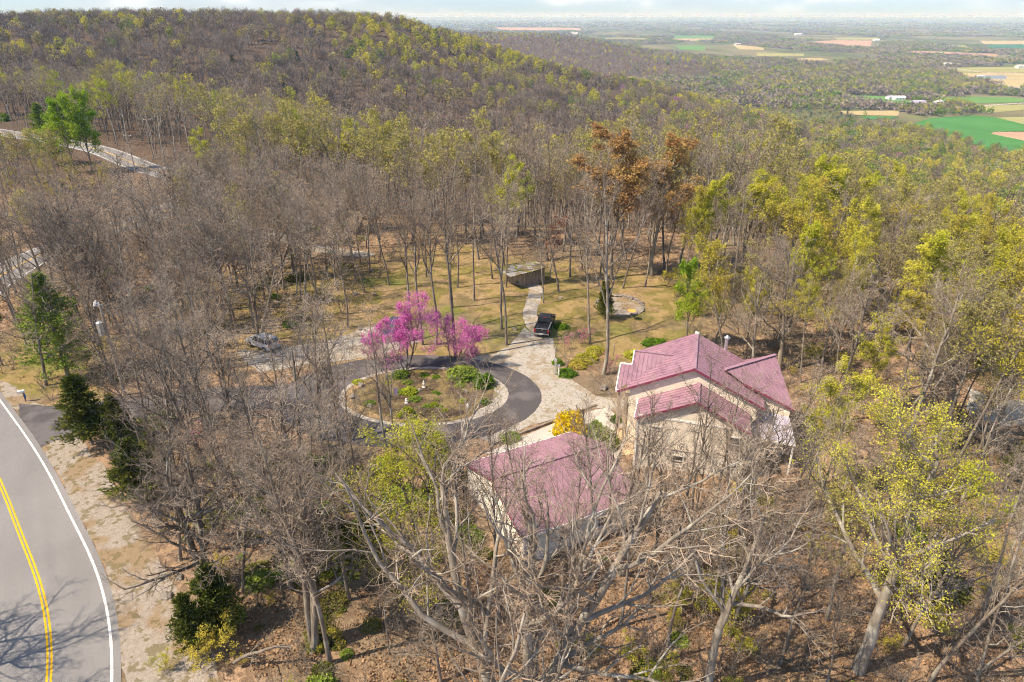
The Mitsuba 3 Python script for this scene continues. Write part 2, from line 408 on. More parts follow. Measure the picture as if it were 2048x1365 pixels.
# ------------------------------------------------------------------ ground plan: road, drives, paths
ROAD = smooth_line([(-22.5, 10), (-27, 25.4), (-30.3, 31.6), (-34.3, 37), (-38.9, 42.1), (-44.6, 48.3), (-56.6, 60.1), (-67.5, 71.2), (-76.4, 84.6), (-80.9, 99.6), (-81.3, 114.3), (-76.2, 132.3), (-72.7, 144.7), (-75, 158.7), (-84.6, 174.1), (-98, 185.9), (-126.6, 213.8), (-152.3, 231.4), (-182.8, 250.1), (-261.6, 291.4)], 420)
_a, _b = ribbon(ROAD, -4.0, 4.0)
ROAD_P = Polygon(np.vstack([_a, _b[::-1]])).buffer(0)
LOOP_OUT = affinity.scale(Point(-11.2, 64.5).buffer(1, 48), 14.4, 9.8)
ISLAND = affinity.scale(Point(-9.6, 64.8).buffer(1, 48), 8.7, 5.9)
DRIVE = unary_union([LOOP_OUT, LineString([(-49, 58.0), (-42, 61.5), (-34, 63.5), (-24, 64.5)]).buffer(2.6), Polygon([(-52.6, 62.8), (-47.6, 62.2), (-43, 63.6), (-41, 59), (-44.5, 56), (-46, 53)])]).difference(ROAD_P)
GRAVEL = poly([(920, 722), (990, 706), (1015, 693), (1050, 655), (1066, 668), (1105, 678), (1112, 700), (1114, 742), (1150, 765), (1195, 792), (1250, 800), (1250, 822), (1190, 815), (1150, 826), (1070, 850), (980, 885), (900, 860), (1000, 790)])
PARKING = poly([(470, 705), (640, 688), (735, 655), (800, 650), (845, 680), (765, 712), (640, 726), (520, 745)])
PATH = LineString([at(1078, 668), at(1058, 632), at(1066, 603), at(1073, 580), at(1052, 556)]).buffer(1.0)
WALK = poly([(970, 908), (1000, 893), (1110, 846), (1190, 820), (1215, 816), (1245, 842), (1243, 905), (1225, 960), (1150, 880), (1050, 905)])
PATIO = poly([(1232, 862), (1283, 826), (1290, 905), (1240, 912)])
LANE = LineString([(-47.4, 126.1), (-43.3, 123.4), (-35.5, 117), (-29.3, 114.1), (-25.4, 112.9)]).buffer(1.6)
VERGE = poly([(60, 862), (112, 838), (150, 868), (205, 930), (262, 1020), (318, 1120), (372, 1215), (420, 1300), (460, 1400), (300, 1480), (250, 1365), (220, 1240), (175, 1130), (130, 1010), (75, 915)])
VERGE2 = poly([(0, 760), (30, 775), (48, 788), (70, 806), (112, 816), (110, 822), (50, 830), (0, 800)])
TRACK = poly([(1930, 770), (1985, 800), (2060, 790), (2060, 850), (1985, 850), (1940, 830)])
RING_PAD = affinity.scale(Point(*at(1240, 612)).buffer(1, 24), 3.0, 3.4)
FLAT = unary_union([ROAD_P, DRIVE, GRAVEL, PARKING, PATH, WALK, PATIO, VERGE, VERGE2, LANE, RING_PAD, TRACK])

# graded grid: fine near the camera
def graded(lo, hi, f0, f1, fine):
    out = list(np.arange(f0, f1 + .1, fine))
    s, x = fine, f1
    while x < hi: s *= 1.09; x += min(s, 9000); out.append(min(x, hi))
    s, x = fine, f0
    while x > lo: s *= 1.09; x -= min(s, 9000); out.insert(0, max(x, lo))
    return np.array(out)


xs, ys = graded(-60000, 60000, -100, 75, 1.4), graded(-300, 60000, 22, 130, 1.2)
# keep hills sampled finely enough
def densify(a, lo, hi, step):
    out = [a[0]]
    for v in a[1:]:
        if out[-1] >= lo and v <= hi and v - out[-1] > step:
            out += list(np.linspace(out[-1], v, int(math.ceil((v - out[-1]) / step)) + 1)[1:])
        else: out.append(v)
    return np.array(out)


xs, ys = densify(xs, -1500, 3000, 14), densify(ys, -300, 3500, 14)
X, Y = np.meshgrid(xs, ys)
inside = (X > -2200) & (X < 3390) & (Y < 4190)
Z = np.where(inside, terr(X, Y), PLAIN)
near = np.hypot(X, Y) < 260
dflat = np.full(X.shape, 50.0)
dflat[near] = shapely.distance(FLAT, shapely.points(np.c_[X[near], Y[near]]))
w = np.clip(dflat / 4, 0, 1) * np.clip((260 - np.hypot(X, Y)) / 60, 0, 1)
q = np.stack([X, Y, X * 0], -1)
Z = Z + np.where(near, w * ((meshkit.fbm(q * .22, 3, 2) - .5) * 0.55 + (meshkit.fbm(q * .9, 2, 4) - .5) * .18), 0) - 0.02
ny, nx = X.shape
i, j = np.meshgrid(np.arange(ny - 1), np.arange(nx - 1), indexing='ij')
k0 = (i * nx + j).ravel()
GF = np.vstack([np.c_[k0, k0 + 1, k0 + nx + 1], np.c_[k0, k0 + nx + 1, k0 + nx]])
scene['ground'] = mikit.ply((np.stack([X, Y, Z], -1).reshape(-1, 3), GF), 'ground_soil', smooth=True)
tag('ground', 'leaf litter, dry grass and wooded hills running out to a farmed plain', kind='structure')


def struct(name, geom, z, mat, label, ter=False):
    k = put(name, sheet(geom, z, ter), mat)
    tag(k, label, kind='structure')
    return k


def strip(name, o0, o1, z, mat, label):
    a, b = ribbon(ROAD, o0, o1)
    n = len(a)
    v = np.vstack([np.c_[a, terr(a[:, 0], a[:, 1]) * 0 + z], np.c_[b, terr(b[:, 0], b[:, 1]) * 0 + z]])
    i = np.arange(n - 1)
    k = put(name, (v, np.c_[i, i + n, i + n + 1, i + 1]), mat)
    tag(k, label, kind='structure')


strip('road', -4.0, 4.0, 0.012, 'asphalt', 'pale grey asphalt country road curving through the woods')
strip('road_marking', -0.17, -0.05, 0.017, 'yellow_paint', 'left of the double yellow centre lines of the road')
strip('road_marking', 0.06, 0.18, 0.017, 'yellow_paint', 'right of the double yellow centre lines of the road')
strip('road_marking', 3.40, 3.56, 0.017, 'white_paint', 'white edge line on the wooded side of the road')
strip('road_marking', -3.56, -3.40, 0.017, 'white_paint', 'white edge line on the far side of the road')
struct('verge', wobble(VERGE.difference(ROAD_P), 0.5, 0.5, 3), 0.004, 'verge_mat', 'stony gravel verge with dry grass along the road')
struct('verge', wobble(VERGE2.difference(unary_union([ROAD_P, DRIVE])), 0.3, 0.5, 8), 0.004, 'verge_mat', 'pale gravel verge below the white mailbox')
struct('gravel_drive', wobble(GRAVEL, 0.35, 0.6, 5), 0.004, 'gravel_mat', 'pale gravel drive beside the black pickup truck')
struct('gravel_drive', wobble(PARKING, 0.4, 0.6, 6), 0.004, 'gravel_mat', 'grey gravel parking strip behind the asphalt loop')
struct('driveway', wobble(DRIVE.difference(ISLAND.buffer(0.45)), .12, .9, 16), 0.009, 'drive_asphalt', 'dark asphalt driveway with an oval turning loop')
struct('island_edging', wobble(ISLAND.buffer(0.52).difference(ISLAND.buffer(.02)), .07, 1.5, 15), 0.014, 'edging_mat', 'pale stone edging round the oval garden island')
struct('garden_bed', wobble(ISLAND.buffer(-.9), .5, .5, 14), 0.006, 'mulch', 'dark mulched bed of the oval garden island')
struct('path', wobble(PATH, 0.25, 0.8, 7), 0.006, 'gravel_mat', 'narrow pale path leading up to the old shed')
struct('walkway', WALK, 0.008, 'concrete', 'pale concrete pad between garage and house')
struct('patio', PATIO, 0.013, 'tan_stone', 'tan stone patio at the house entrance')
struct('lane', wobble(LANE, 0.3, 0.5, 9), 0.004, 'gravel_mat', 'narrow gravel lane running through the wood')
struct('gravel_pad', wobble(RING_PAD, 0.5, 0.6, 10), 0.004, 'verge_mat', 'round gravel pad ringed with stones')
struct('track', wobble(TRACK, 0.6, 0.4, 11), 0.004, 'gravel_mat', 'pale gravel track in the right hand wood', ter=True)

# ------------------------------------------------------------------ buildings
def plane_panels(root, pts, width, seam_dir=None, mat='roof_metal', thick=0.045, rib=True, name='roof_panel'):
    """A planar roof polygon (world points, in order) split into standing-seam panels running down the slope."""
    P = np.asarray(pts, float)
    c = P.mean(0)
    n = sum(np.cross(P[i] - c, P[(i + 1) % len(P)] - c) for i in range(len(P)))
    n /= np.linalg.norm(n)
    if n[2] < 0: n = -n
    down = np.array([0, 0, -1.0]) + n * n[2]
    down /= np.linalg.norm(down)
    ax = np.cross(n, down)
    xy = np.c_[(P - c) @ ax, (P - c) @ down]
    pg = Polygon(xy).buffer(0)
    x0, y0, x1, y1 = pg.bounds
    k = max(1, int(round((x1 - x0) / width))); w_ = (x1 - x0) / k
    for s in range(k):
        cell = pg.intersection(shapely.box(x0 + s * w_ + 0.02, y0 - 1, x0 + (s + 1) * w_ - 0.02, y1 + 1))
        seam = pg.intersection(shapely.box(x0 + s * w_ - 0.02, y0 - 1, x0 + s * w_ + 0.02, y1 + 1))
        mb = MB()
        for g, h0, h1 in ((cell, -thick, 0.0), (seam, -thick, 0.055)):
            for q in getattr(g, 'geoms', [g]):
                if q.geom_type != 'Polygon' or q.area < 0.01: continue
                m = trimesh.creation.extrude_polygon(q, h1 - h0, engine='earcut')
                v = np.array(m.vertices); v[:, 2] += h0
                mb.add(c + v[:, :1] * ax + v[:, 1:2] * down + v[:, 2:3] * n, m.faces if np.dot(np.cross(ax, down), n) > 0 else np.array(m.faces)[:, ::-1])
        if mb.n: put(f'{root}__{name}', mb, mat)


def lap_wall(corners_uv, top_fn, z0, board=0.2, lean=0.02):
    """Lap siding on the wall from a to b (plan points), clipped by top height top_fn(t), boards as wedges. Outward = right of a->b."""
    a, b = np.asarray(corners_uv[0], float), np.asarray(corners_uv[1], float)
    L = np.linalg.norm(b - a); d = (b - a) / L; nrm = np.array([d[1], -d[0]])
    ts = np.linspace(0, 1, 81); tops = np.array([top_fn(t) for t in ts])
    mb = MB()
    z = z0
    zmax = tops.max()
    while z < zmax:
        z1 = z + board
        ok = tops > z + 0.02
        # runs of t for which the board exists
        idx = np.where(ok)[0]
        if len(idx) > 1:
            t0, t1 = ts[idx[0]], ts[idx[-1]]
            okh = np.where(tops > z1)[0]
            u0, u1 = (ts[okh[0]], ts[okh[-1]]) if len(okh) > 1 else ((t0 + t1) / 2, (t0 + t1) / 2 + 1e-3)
            zz = z1 if len(okh) > 1 else max(tops.max(), z + .02)
            p = []
            for t, zc, o in ((t0, z, lean + .02), (t1, z, lean + .02), (u1, zz, .02), (u0, zz, .02), (t0, z, -.1), (t1, z, -.1), (u1, zz, -.1), (u0, zz, -.1)):
                w_ = a + d * t * L + nrm * o
                p.append((w_[0], w_[1], zc))
            mb.add(p, [[0, 1, 2, 3], [0, 4, 5, 1]])
        z = z1
    return mb


class House:
    def __init__(self, name, O, ang):
        self.k = numbered(name); self.M = frame(O[0], O[1], 0, ang)

    def w(self, *p): return (self.M @ np.array([*p, 1.0]))[:3]

    def part(self, name, mb, mat):
        v, f = mb.get() if isinstance(mb, MB) else mb
        return put(f'{self.k}__{name}', (np.asarray(v) @ self.M[:3, :3].T + self.M[:3, 3], f), mat)

    def roof(self, pts, width=0.5, **kw):
        plane_panels(self.k, [self.w(*p) for p in pts], width, **kw)

    def bar(self, name, a, b, s, mat):
        a, b = np.array(a, float), np.array(b, float)
        mb = MB(); d = b - a; L = np.linalg.norm(d); d /= L
        up = np.array([0, 0, 1.0]); x = np.cross(up, d)
        x = x / np.linalg.norm(x) if np.linalg.norm(x) > 1e-6 else np.array([1.0, 0, 0])
        y = np.cross(d, x)
        v = [a + sx * x * s[0] / 2 + sy * y * s[1] / 2 + e * d * L for e in (0, 1) for sx, sy in ((-1, -1), (1, -1), (1, 1), (-1, 1))]
        mb.add(v, [[0, 3, 2, 1], [4, 5, 6, 7], [0, 1, 5, 4], [1, 2, 6, 5], [2, 3, 7, 6], [3, 0, 4, 7]])
        return self.part(name, mb, mat)

    def window(self, c, w_, h, nrm, mat_frame='trim_white', bars=True):
        """c centre (u, v, z) on the wall, nrm plan normal."""
        n = np.array([nrm[0], nrm[1]], float); n /= np.linalg.norm(n); t = np.array([-n[1], n[0]]); rz = math.atan2(t[1], t[0])
        def bx(mb, du, dz, sx, sz, o, dp): mb.box((c[0] + t[0] * du + n[0] * o, c[1] + t[1] * du + n[1] * o, c[2] + dz), (sx, dp, sz), rz)
        mb = MB()
        for s in (-1, 1):
            bx(mb, s * w_ / 2, 0, .1, h + .1, .05, .1); bx(mb, 0, s * h / 2, w_ + .1, .1, .051, .1)
        if bars: bx(mb, 0, 0, w_, .07, .052, .07)
        k = self.part('window', mb, mat_frame)
        g = MB(); bx(g, 0, 0, w_ - .08, h - .08, .035, .02)
        put(f'{k}__pane', (np.asarray(g.get()[0]) @ self.M[:3, :3].T + self.M[:3, 3], g.get()[1]), 'glass_dark')


H_O, H_A = (15.65, 51.2), -0.27
hs = House('house', H_O, H_A)
# front wing: gable towards the camera
RU, RZ, EZ, VF, VB = 0.45, 7.65, 5.2, -0.55, 4.35
UL, UR = -4.75, 5.05
hs.roof([(RU, VF - .35, RZ), (RU, VB + .5, RZ), (UL, VB + .5, EZ), (UL, VF - .35, EZ)])
hs.roof([(RU, VF - .35, RZ), (RU, VB + 1.5, RZ), (UR + .1, VB + .6, EZ), (UR + .1, VF - .35, EZ)])
# main roof: ridge front to back
MU, MZ, ML, MR, MEZ, V0, V1 = -0.1, 9.15, -6.75, 6.3, 5.9, 2.35, 10.1
def main_left(u): return MZ - (MU - u) * (MZ - MEZ) / (MU - ML)
hs.roof([(MU, V0, MZ), (MU, V1, MZ), (-5.9, V1, main_left(-5.9)), (-5.9, V0, main_left(-5.9))])
hs.roof([(MU, V0, MZ), (MU, V1, MZ), (MR, V1, 6.0), (MR, V0, 6.0)])
# left cross gable
def cg(v): return 8.2 - 0.575 * abs(6.5 - v)
hs.roof([(-5.75, 6.5, 8.2), (-2.0, 6.5, 8.2), (-6.75, 2.5, 5.93), (-6.85, 2.5, 5.93), (-6.85, 5.1, cg(5.1)), (-5.75, 5.1, cg(5.1))], 0.42)
hs.roof([(-5.75, 6.5, 8.2), (-2.0, 6.5, 8.2), (-5.75, 9.8, cg(9.8))], 0.42)
for a_, b_ in (((-5.78, 6.5, 8.17), (-5.78, 5.1, cg(5.1) - .03)), ((-5.8, 5.08, cg(5.1) - .02), (-6.88, 5.08, cg(5.1) - .02)), ((-6.88, 5.1, cg(5.1) - .05), (-6.88, 2.5, 5.88))):
    hs.bar('roof_trim', a_, b_, (.1, .22), 'trim_white')
hs.bar('roof_trim', (-6.9, 2.46, 5.84), (-6.2, 2.46, 5.84), (.12, .2), 'trim_white')
# right wing, turned to the garage's line
TL, TR, BR = np.array([2.7, 4.9, 8.15]), np.array([7.3, 9.15, 8.2]), np.array([8.95, 4.0, 5.4])
nn = np.cross(TR - TL, BR - TR); q_ = np.array([3.45, 4.75]); 
BL = np.array([q_[0], q_[1], TL[2] - (nn[0] * (q_[0] - TL[0]) + nn[1] * (q_[1] - TL[1])) / nn[2]])
BL = np.array([4.35, 4.35, TL[2] - (nn[0] * (4.35 - TL[0]) + nn[1] * (4.35 - TL[1])) / nn[2]])
hs.roof([TL, TR, BR, BL], 0.5)
hs.roof([TL, TR, TR + [-2.6, 2.9, -2.3], TL + [-1.2, 2.9, -1.9]], 0.5)
hs.bar('ridge_cap', TL + [0, 0, .05], TR + [0, 0, .05], (.32, .1), 'roof_metal')
hs.bar('ridge_cap', (MU, V0, MZ + .02), (MU, V1, MZ + .02), (.3, .08), 'roof_metal')
hs.bar('ridge_cap', (RU, VF - .35, RZ + .02), (RU, VB, RZ + .02), (.3, .08), 'roof_metal')
hs.bar('ridge_cap', (-5.75, 6.5, 8.22), (-2.0, 6.5, 8.22), (.28, .08), 'roof_metal')
hs.bar('ridge_end', (MU, V1 - .3, MZ + .06), (MU, V1 + .05, MZ + .06), (.4, .16), 'trim_white')
for a_, b_ in (((RU, VF - .37, RZ - .06), (UL, VF - .37, EZ - .06)), ((RU, VF - .37, RZ - .06), (UR + .1, VF - .37, EZ - .06)), ((MU, V0 - .02, MZ - .08), (-6.75, V0 - .02, MEZ - .08)), ((MU, V0 - .02, MZ - .08), (MR, V0 - .02, 5.95))):
    hs.bar('fascia', a_, b_, (.06, .2), 'roof_trim')
hs.bar('fascia', BL + [0, -.03, -.07], BR + [0, -.03, -.07], (.06, .2), 'roof_trim')
hs.bar('gutter', (UL - .05, VF - .3, EZ - .05), (UL - .05, VB + .4, EZ - .05), (.12, .12), 'trim_white')
# walls
def gable(a, b, ridge_u, rz, ez_a, ez_b):
    def f(t):
        u = a + (b - a) * t
        return rz - (rz - ez_a) * (ridge_u - u) / (ridge_u - a) if u < ridge_u else rz - (rz - ez_b) * (u - ridge_u) / (b - ridge_u)
    return f
W0, W1 = UL + .3, UR - .2
hs.part('siding', lap_wall(((W0, VF), (W1, VF)), gable(W0, W1, RU, RZ - .12, EZ, EZ), 2.3), 'siding'); tag('house__siding', kind='stuff')
hs.part('siding', lap_wall(((W1, VF), (W1, VB + 1)), lambda t: EZ - .05, 2.3), 'siding')
hs.part('siding', lap_wall(((W0, VB + 3), (W0, VF)), lambda t: EZ - .05, 0.2), 'siding')
hs.part('siding', lap_wall(((-5.7, V0 + .3), (5.7, V0 + .3)), gable(-5.7, 5.7, MU, MZ - .15, main_left(-5.7) - .1, 6.2), 4.6), 'siding')
hs.part('siding', lap_wall(((-5.7, 10), (-5.7, V0 + .3)), lambda t: 6.35, 0.2), 'siding')
hs.part('siding', lap_wall(((4.7, 4.9), (8.7, 4.2)), lambda t: BL[2] + (BR[2] - BL[2]) * t - .12, 0.1), 'siding')
hs.part('siding', lap_wall(((8.7, 4.2), (7.3, 8.6)), lambda t: 5.4 + 2.4 * t, 0.1), 'siding')
for i_ in range(1, 7): tag(f'house__siding_{i_:03d}', kind='stuff')
mb = MB(); mb.box(((W0 + W1) / 2, (VF + VB) / 2 + .6, 1.15), (W1 - W0 - .02, VB - VF + 1.1, 2.35)); hs.part('foundation', mb, 'white_siding')
mb = MB(); mb.box((0, 6.3, 2.9), (11.2, 7.3, 5.7)); mb.box((6.6, 6.6, 2.4), (3.6, 4.3, 4.7), .2); mb.box(((W0 + W1) / 2, 2.2, 3.6), (W1 - W0 - .25, 5.2, 2.9)); hs.part('wall_core', mb, 'siding')
for u in (W0, W1): hs.bar('corner_board', (u, VF - .05, 0), (u, VF - .05, EZ - .1), (.16, .14), 'trim_white')
hs.bar('frieze_board', (W0, VF - .06, EZ + .25), (W1, VF - .06, EZ + .1), (.05, .18), 'trim_white')
hs.window((4.0, VF, 3.75), .95, 1.5, (0, -1))
hs.window((-2.9, VF, 4.3), .95, .35, (0, -1), bars=False)
hs.window((-.6, VF, 1.2), .95, 1.1, (0, -1))
hs.window((W1, 1.8, 3.7), .95, 1.4, (1, 0))
hs.window((-5.7, 4.2, 4.6), 1.0, 1.4, (-1, 0)); hs.window((-5.7, 7.4, 3.6), 1.0, 1.5, (-1, 0))
hs.window((6.6, 4.56, 3.4), 1.0, 1.3, (-.17, -1))
mb = MB(); mb.box((-5.75, 4.3, 1.05), (.08, 1.0, 2.1)); dk = hs.part('door', mb, 'trim_white')
mb = MB(); mb.box((-5.82, 4.65, 1.0), (.08, .06, .12)); put(f'{dk}__handle', (mb.get()[0] @ hs.M[:3, :3].T + hs.M[:3, 3], mb.get()[1]), 'steel')
# right porch roof of pale metal
hs.roof([(5.3, 4.6, 4.6), (8.7, 4.0, 4.6), (9.25, 1.5, 3.35), (5.75, 1.9, 3.35)], 0.6, mat='porch_metal', name='porch_panel')
hs.bar('porch_beam', (5.75, 1.86, 3.25), (9.25, 1.46, 3.25), (.1, .16), 'trim_white')
for u, v in ((5.9, 2.0), (9.1, 1.65)): hs.bar('porch_post', (u, v, -1.5), (u, v, 3.2), (.14, .14), 'trim_white')
for u, v in ((-6.6, 2.75), (-6.6, 4.9), (-5.9, 2.7)): hs.bar('porch_post', (u, v, 0), (u, v, 5.7), (.22, .22), 'pale_wood')
# flue and vent pipe
mb = MB(); mb.rod((2.75, 10.0, 7.4), (2.75, 10.0, 9.0), .16, sides=12); mb.rod((2.75, 10.0, 9.0), (2.75, 10.0, 9.1), .3, sides=12); mb.rod((2.75, 10.0, 9.12), (2.75, 10.0, 9.3), .24, .08, sides=12)
hs.part('flue', mb, 'steel')
mb = MB(); mb.rod((4.35, 4.1, 5.3), (4.35, 4.1, 6.25), .05); mb.rod((4.35, 4.1, 5.5), (4.0, 4.0, 5.45), .05); hs.part('vent_pipe', mb, 'trim_white')
tag('house', 'cream sided house with steep rose red metal roofs in the woods', 'house')

# garage
G_O, G_A = (3.07, 45.8), 0.475
gr = House('garage', G_O, G_A)
GL, GW, GE, GZ = 5.3, 5.25, 2.9, 4.78
gr.roof([(-GL, 0, GZ), (GL, 0, GZ), (GL, -GW, GE), (-GL, -GW, GE)], 0.5)
gr.roof([(-GL, 0, GZ), (GL, 0, GZ), (GL, GW, GE), (-GL, GW, GE)], 0.5)
gr.bar('ridge_cap', (-GL, 0, GZ + .03), (GL, 0, GZ + .03), (.32, .09), 'roof_metal')
for s in (-1, 1):
    for e in (-1, 1): gr.bar('fascia', (e * (GL + .02), 0, GZ - .07), (e * (GL + .02), s * GW, GE - .07), (.06, .18), 'roof_trim')
    gr.bar('fascia', (-GL, s * (GW + .03), GE - .08), (GL, s * (GW + .03), GE - .08), (.06, .16), 'trim_white')
gg = lambda t: GZ - .1 - abs(t - .5) * 2 * (GZ - GE) * .94
gr.part('siding', lap_wall(((-GL + .3, GW - .3), (-GL + .3, -GW + .3)), gg, 0.1, .16), 'white_siding')
gr.part('siding', lap_wall(((GL - .3, -GW + .3), (GL - .3, GW - .3)), gg, 0.1, .16), 'white_siding')
gr.part('siding', lap_wall(((-GL + .3, -GW + .3), (GL - .3, -GW + .3)), lambda t: GE - .05, 0.1, .16), 'white_siding')
gr.part('siding', lap_wall(((GL - .3, GW - .3), (-GL + .3, GW - .3)), lambda t: GE - .05, 0.1, .16), 'white_siding')
for n_ in ('garage__siding', 'garage__siding_001', 'garage__siding_002', 'garage__siding_003'): tag(n_, kind='stuff')
mb = MB(); mb.box((0, 0, .05), (2 * GL - .5, 2 * GW - .5, .3)); gr.part('foundation', mb, 'concrete')
for u in (-1, 1):
    for v in (-1, 1): gr.bar('corner_board', (u * (GL - .28), v * (GW - .28), 0), (u * (GL - .28), v * (GW - .28), GE - .1), (.15, .15), 'trim_white')
for u in (-2.4, 2.4):
    for r_ in range(4):
        mb = MB(); mb.box((u, GW - .25, .45 + r_ * .56), (3.6, .08, .54)); gr.part('door_panel', mb, 'trim_white')
gr.window((-1.5, -GW + .3, 1.6), 1.0, 1.0, (0, -1)); gr.window((2.0, -GW + .3, 1.6), 1.0, 1.0, (0, -1))
mb = MB(); mb.rod((1.6, -3.2, 3.3), (1.6, -3.2, 4.1), .05); gr.part('vent_pipe', mb, 'trim_white')
tag('garage', 'square garage with a low rose red metal gable roof behind bare branches', 'garage')

# old shed at the end of the path
sp = at(1050, 573)
sh = House('shed', (sp[0], sp[1]), 0.42)
rr = random.Random(5)
def board_wall(a, b, h0, h1, mat, name, w_=.28, n_=1):
    a, b = np.array(a, float), np.array(b, float); L = np.linalg.norm(b - a); k = int(L / w_); d = (b - a) / L; nrm = np.array([d[1], -d[0]])
    for i_ in range(k):
        t = (i_ + .5) / k; h = h0 + (h1 - h0) * t + rr.uniform(-.04, .04); c_ = a + d * L * t
        mb = MB(); mb.box((c_[0] + nrm[0] * rr.uniform(0, .03), c_[1] + nrm[1] * rr.uniform(0, .03), h / 2), (L / k - .025, .06, h), math.atan2(d[1], d[0])); sh.part(name, mb, mat)
board_wall((-2.0, 2.6), (0, 0), 1.95, 2.1, 'pale_wood', 'plank')  # sunlit side: its light is painted in as paler boards
board_wall((0, 0), (3.5, .35), 2.05, 2.25, 'old_wood', 'plank')  # side turned from the sun: shade painted in as darker boards
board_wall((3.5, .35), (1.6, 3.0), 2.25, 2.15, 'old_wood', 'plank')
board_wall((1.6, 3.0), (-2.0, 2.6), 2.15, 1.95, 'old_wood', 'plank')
mb = MB(); mb.box((-.1, .1, 1.05), (.2, .2, 2.1)); sh.part('post', mb, 'pale_wood')
mb = MB(); mb.box((-.75, .95, .45), (.12, .5, .4), .9); sh.part('vent_hole', mb, 'glass_dark')
for i_, (u0, u1) in enumerate(((-2.7, -1.5), (-1.5, -.2), (-.2, 1.2), (1.2, 2.6), (2.6, 4.0))):
    mb = MB(); z0 = 2.1 + .05 * (u0 + 2.7)
    v = [(u0, -.45 + .12 * u0, z0), (u1 - .03, -.45 + .12 * u1, z0 + .05), (u1 - .9, 3.3, z0 + .25), (u0 - .9, 3.3, z0 + .2)]
    v = [(x, y, z + dz + (i_ % 2) * .02) for dz in (0, .09) for x, y, z in v]
    mb.add(v, [[3, 2, 1, 0], [4, 5, 6, 7], [0, 1, 5, 4], [1, 2, 6, 5], [2, 3, 7, 6], [3, 0, 4, 7]]); sh.part('roof_slab', mb, 'shed_roof_mat')
tag('shed', 'weathered wooden shed with a mossy flat roof at the end of the path', 'shed')


# ------------------------------------------------------------------ vehicles
def extrude_profile(pts, w_, taper_z=None, taper=1.0):
    m = trimesh.creation.extrude_polygon(Polygon(pts), w_, engine='earcut')
    v = np.array(m.vertices); v = np.c_[v[:, 0], v[:, 2] - w_ / 2, v[:, 1]]
    if taper_z is not None: v[v[:, 2] > taper_z, 1] *= taper
    return v, np.array(m.faces)[:, ::-1]


def rounded(v, f, r=0.05):
    m = trimesh.convex.convex_hull(v)
    return np.array(m.vertices), np.array(m.faces)


class Vehicle:
    def __init__(s, name, x, y, rz): s.k = numbered(name); s.M = frame(x, y, 0, rz)

    def part(s, n_, mb, mat, smooth=False):
        v, f = mb.get() if isinstance(mb, MB) else mb
        return put(f'{s.k}__{n_}', (np.asarray(v) @ s.M[:3, :3].T + s.M[:3, 3], f), mat, smooth)

    def wheels(s, xf, xr, half, r):
        for x in (xf, xr):
            for y in (-half, half):
                mb = MB(); mb.rod((x, y - .12, r), (x, y + .12, r), r, sides=20); k = s.part('wheel', mb, 'rubber', 40)
                rm = MB(); sg = 1 if y > 0 else -1
                rm.rod((x, y + sg * .10, r), (x, y + sg * .135, r), r * .62, r * .55, sides=14); v, f = rm.get()
                put(f'{k}__rim', (v @ s.M[:3, :3].T + s.M[:3, 3], f), 'chrome')

    def arches(s, pts, xs_, r, h):
        p = Polygon(pts)
        for x in xs_: p = p.difference(Point(x, r).buffer(r + h))
        return list(p.exterior.coords)[:-1]


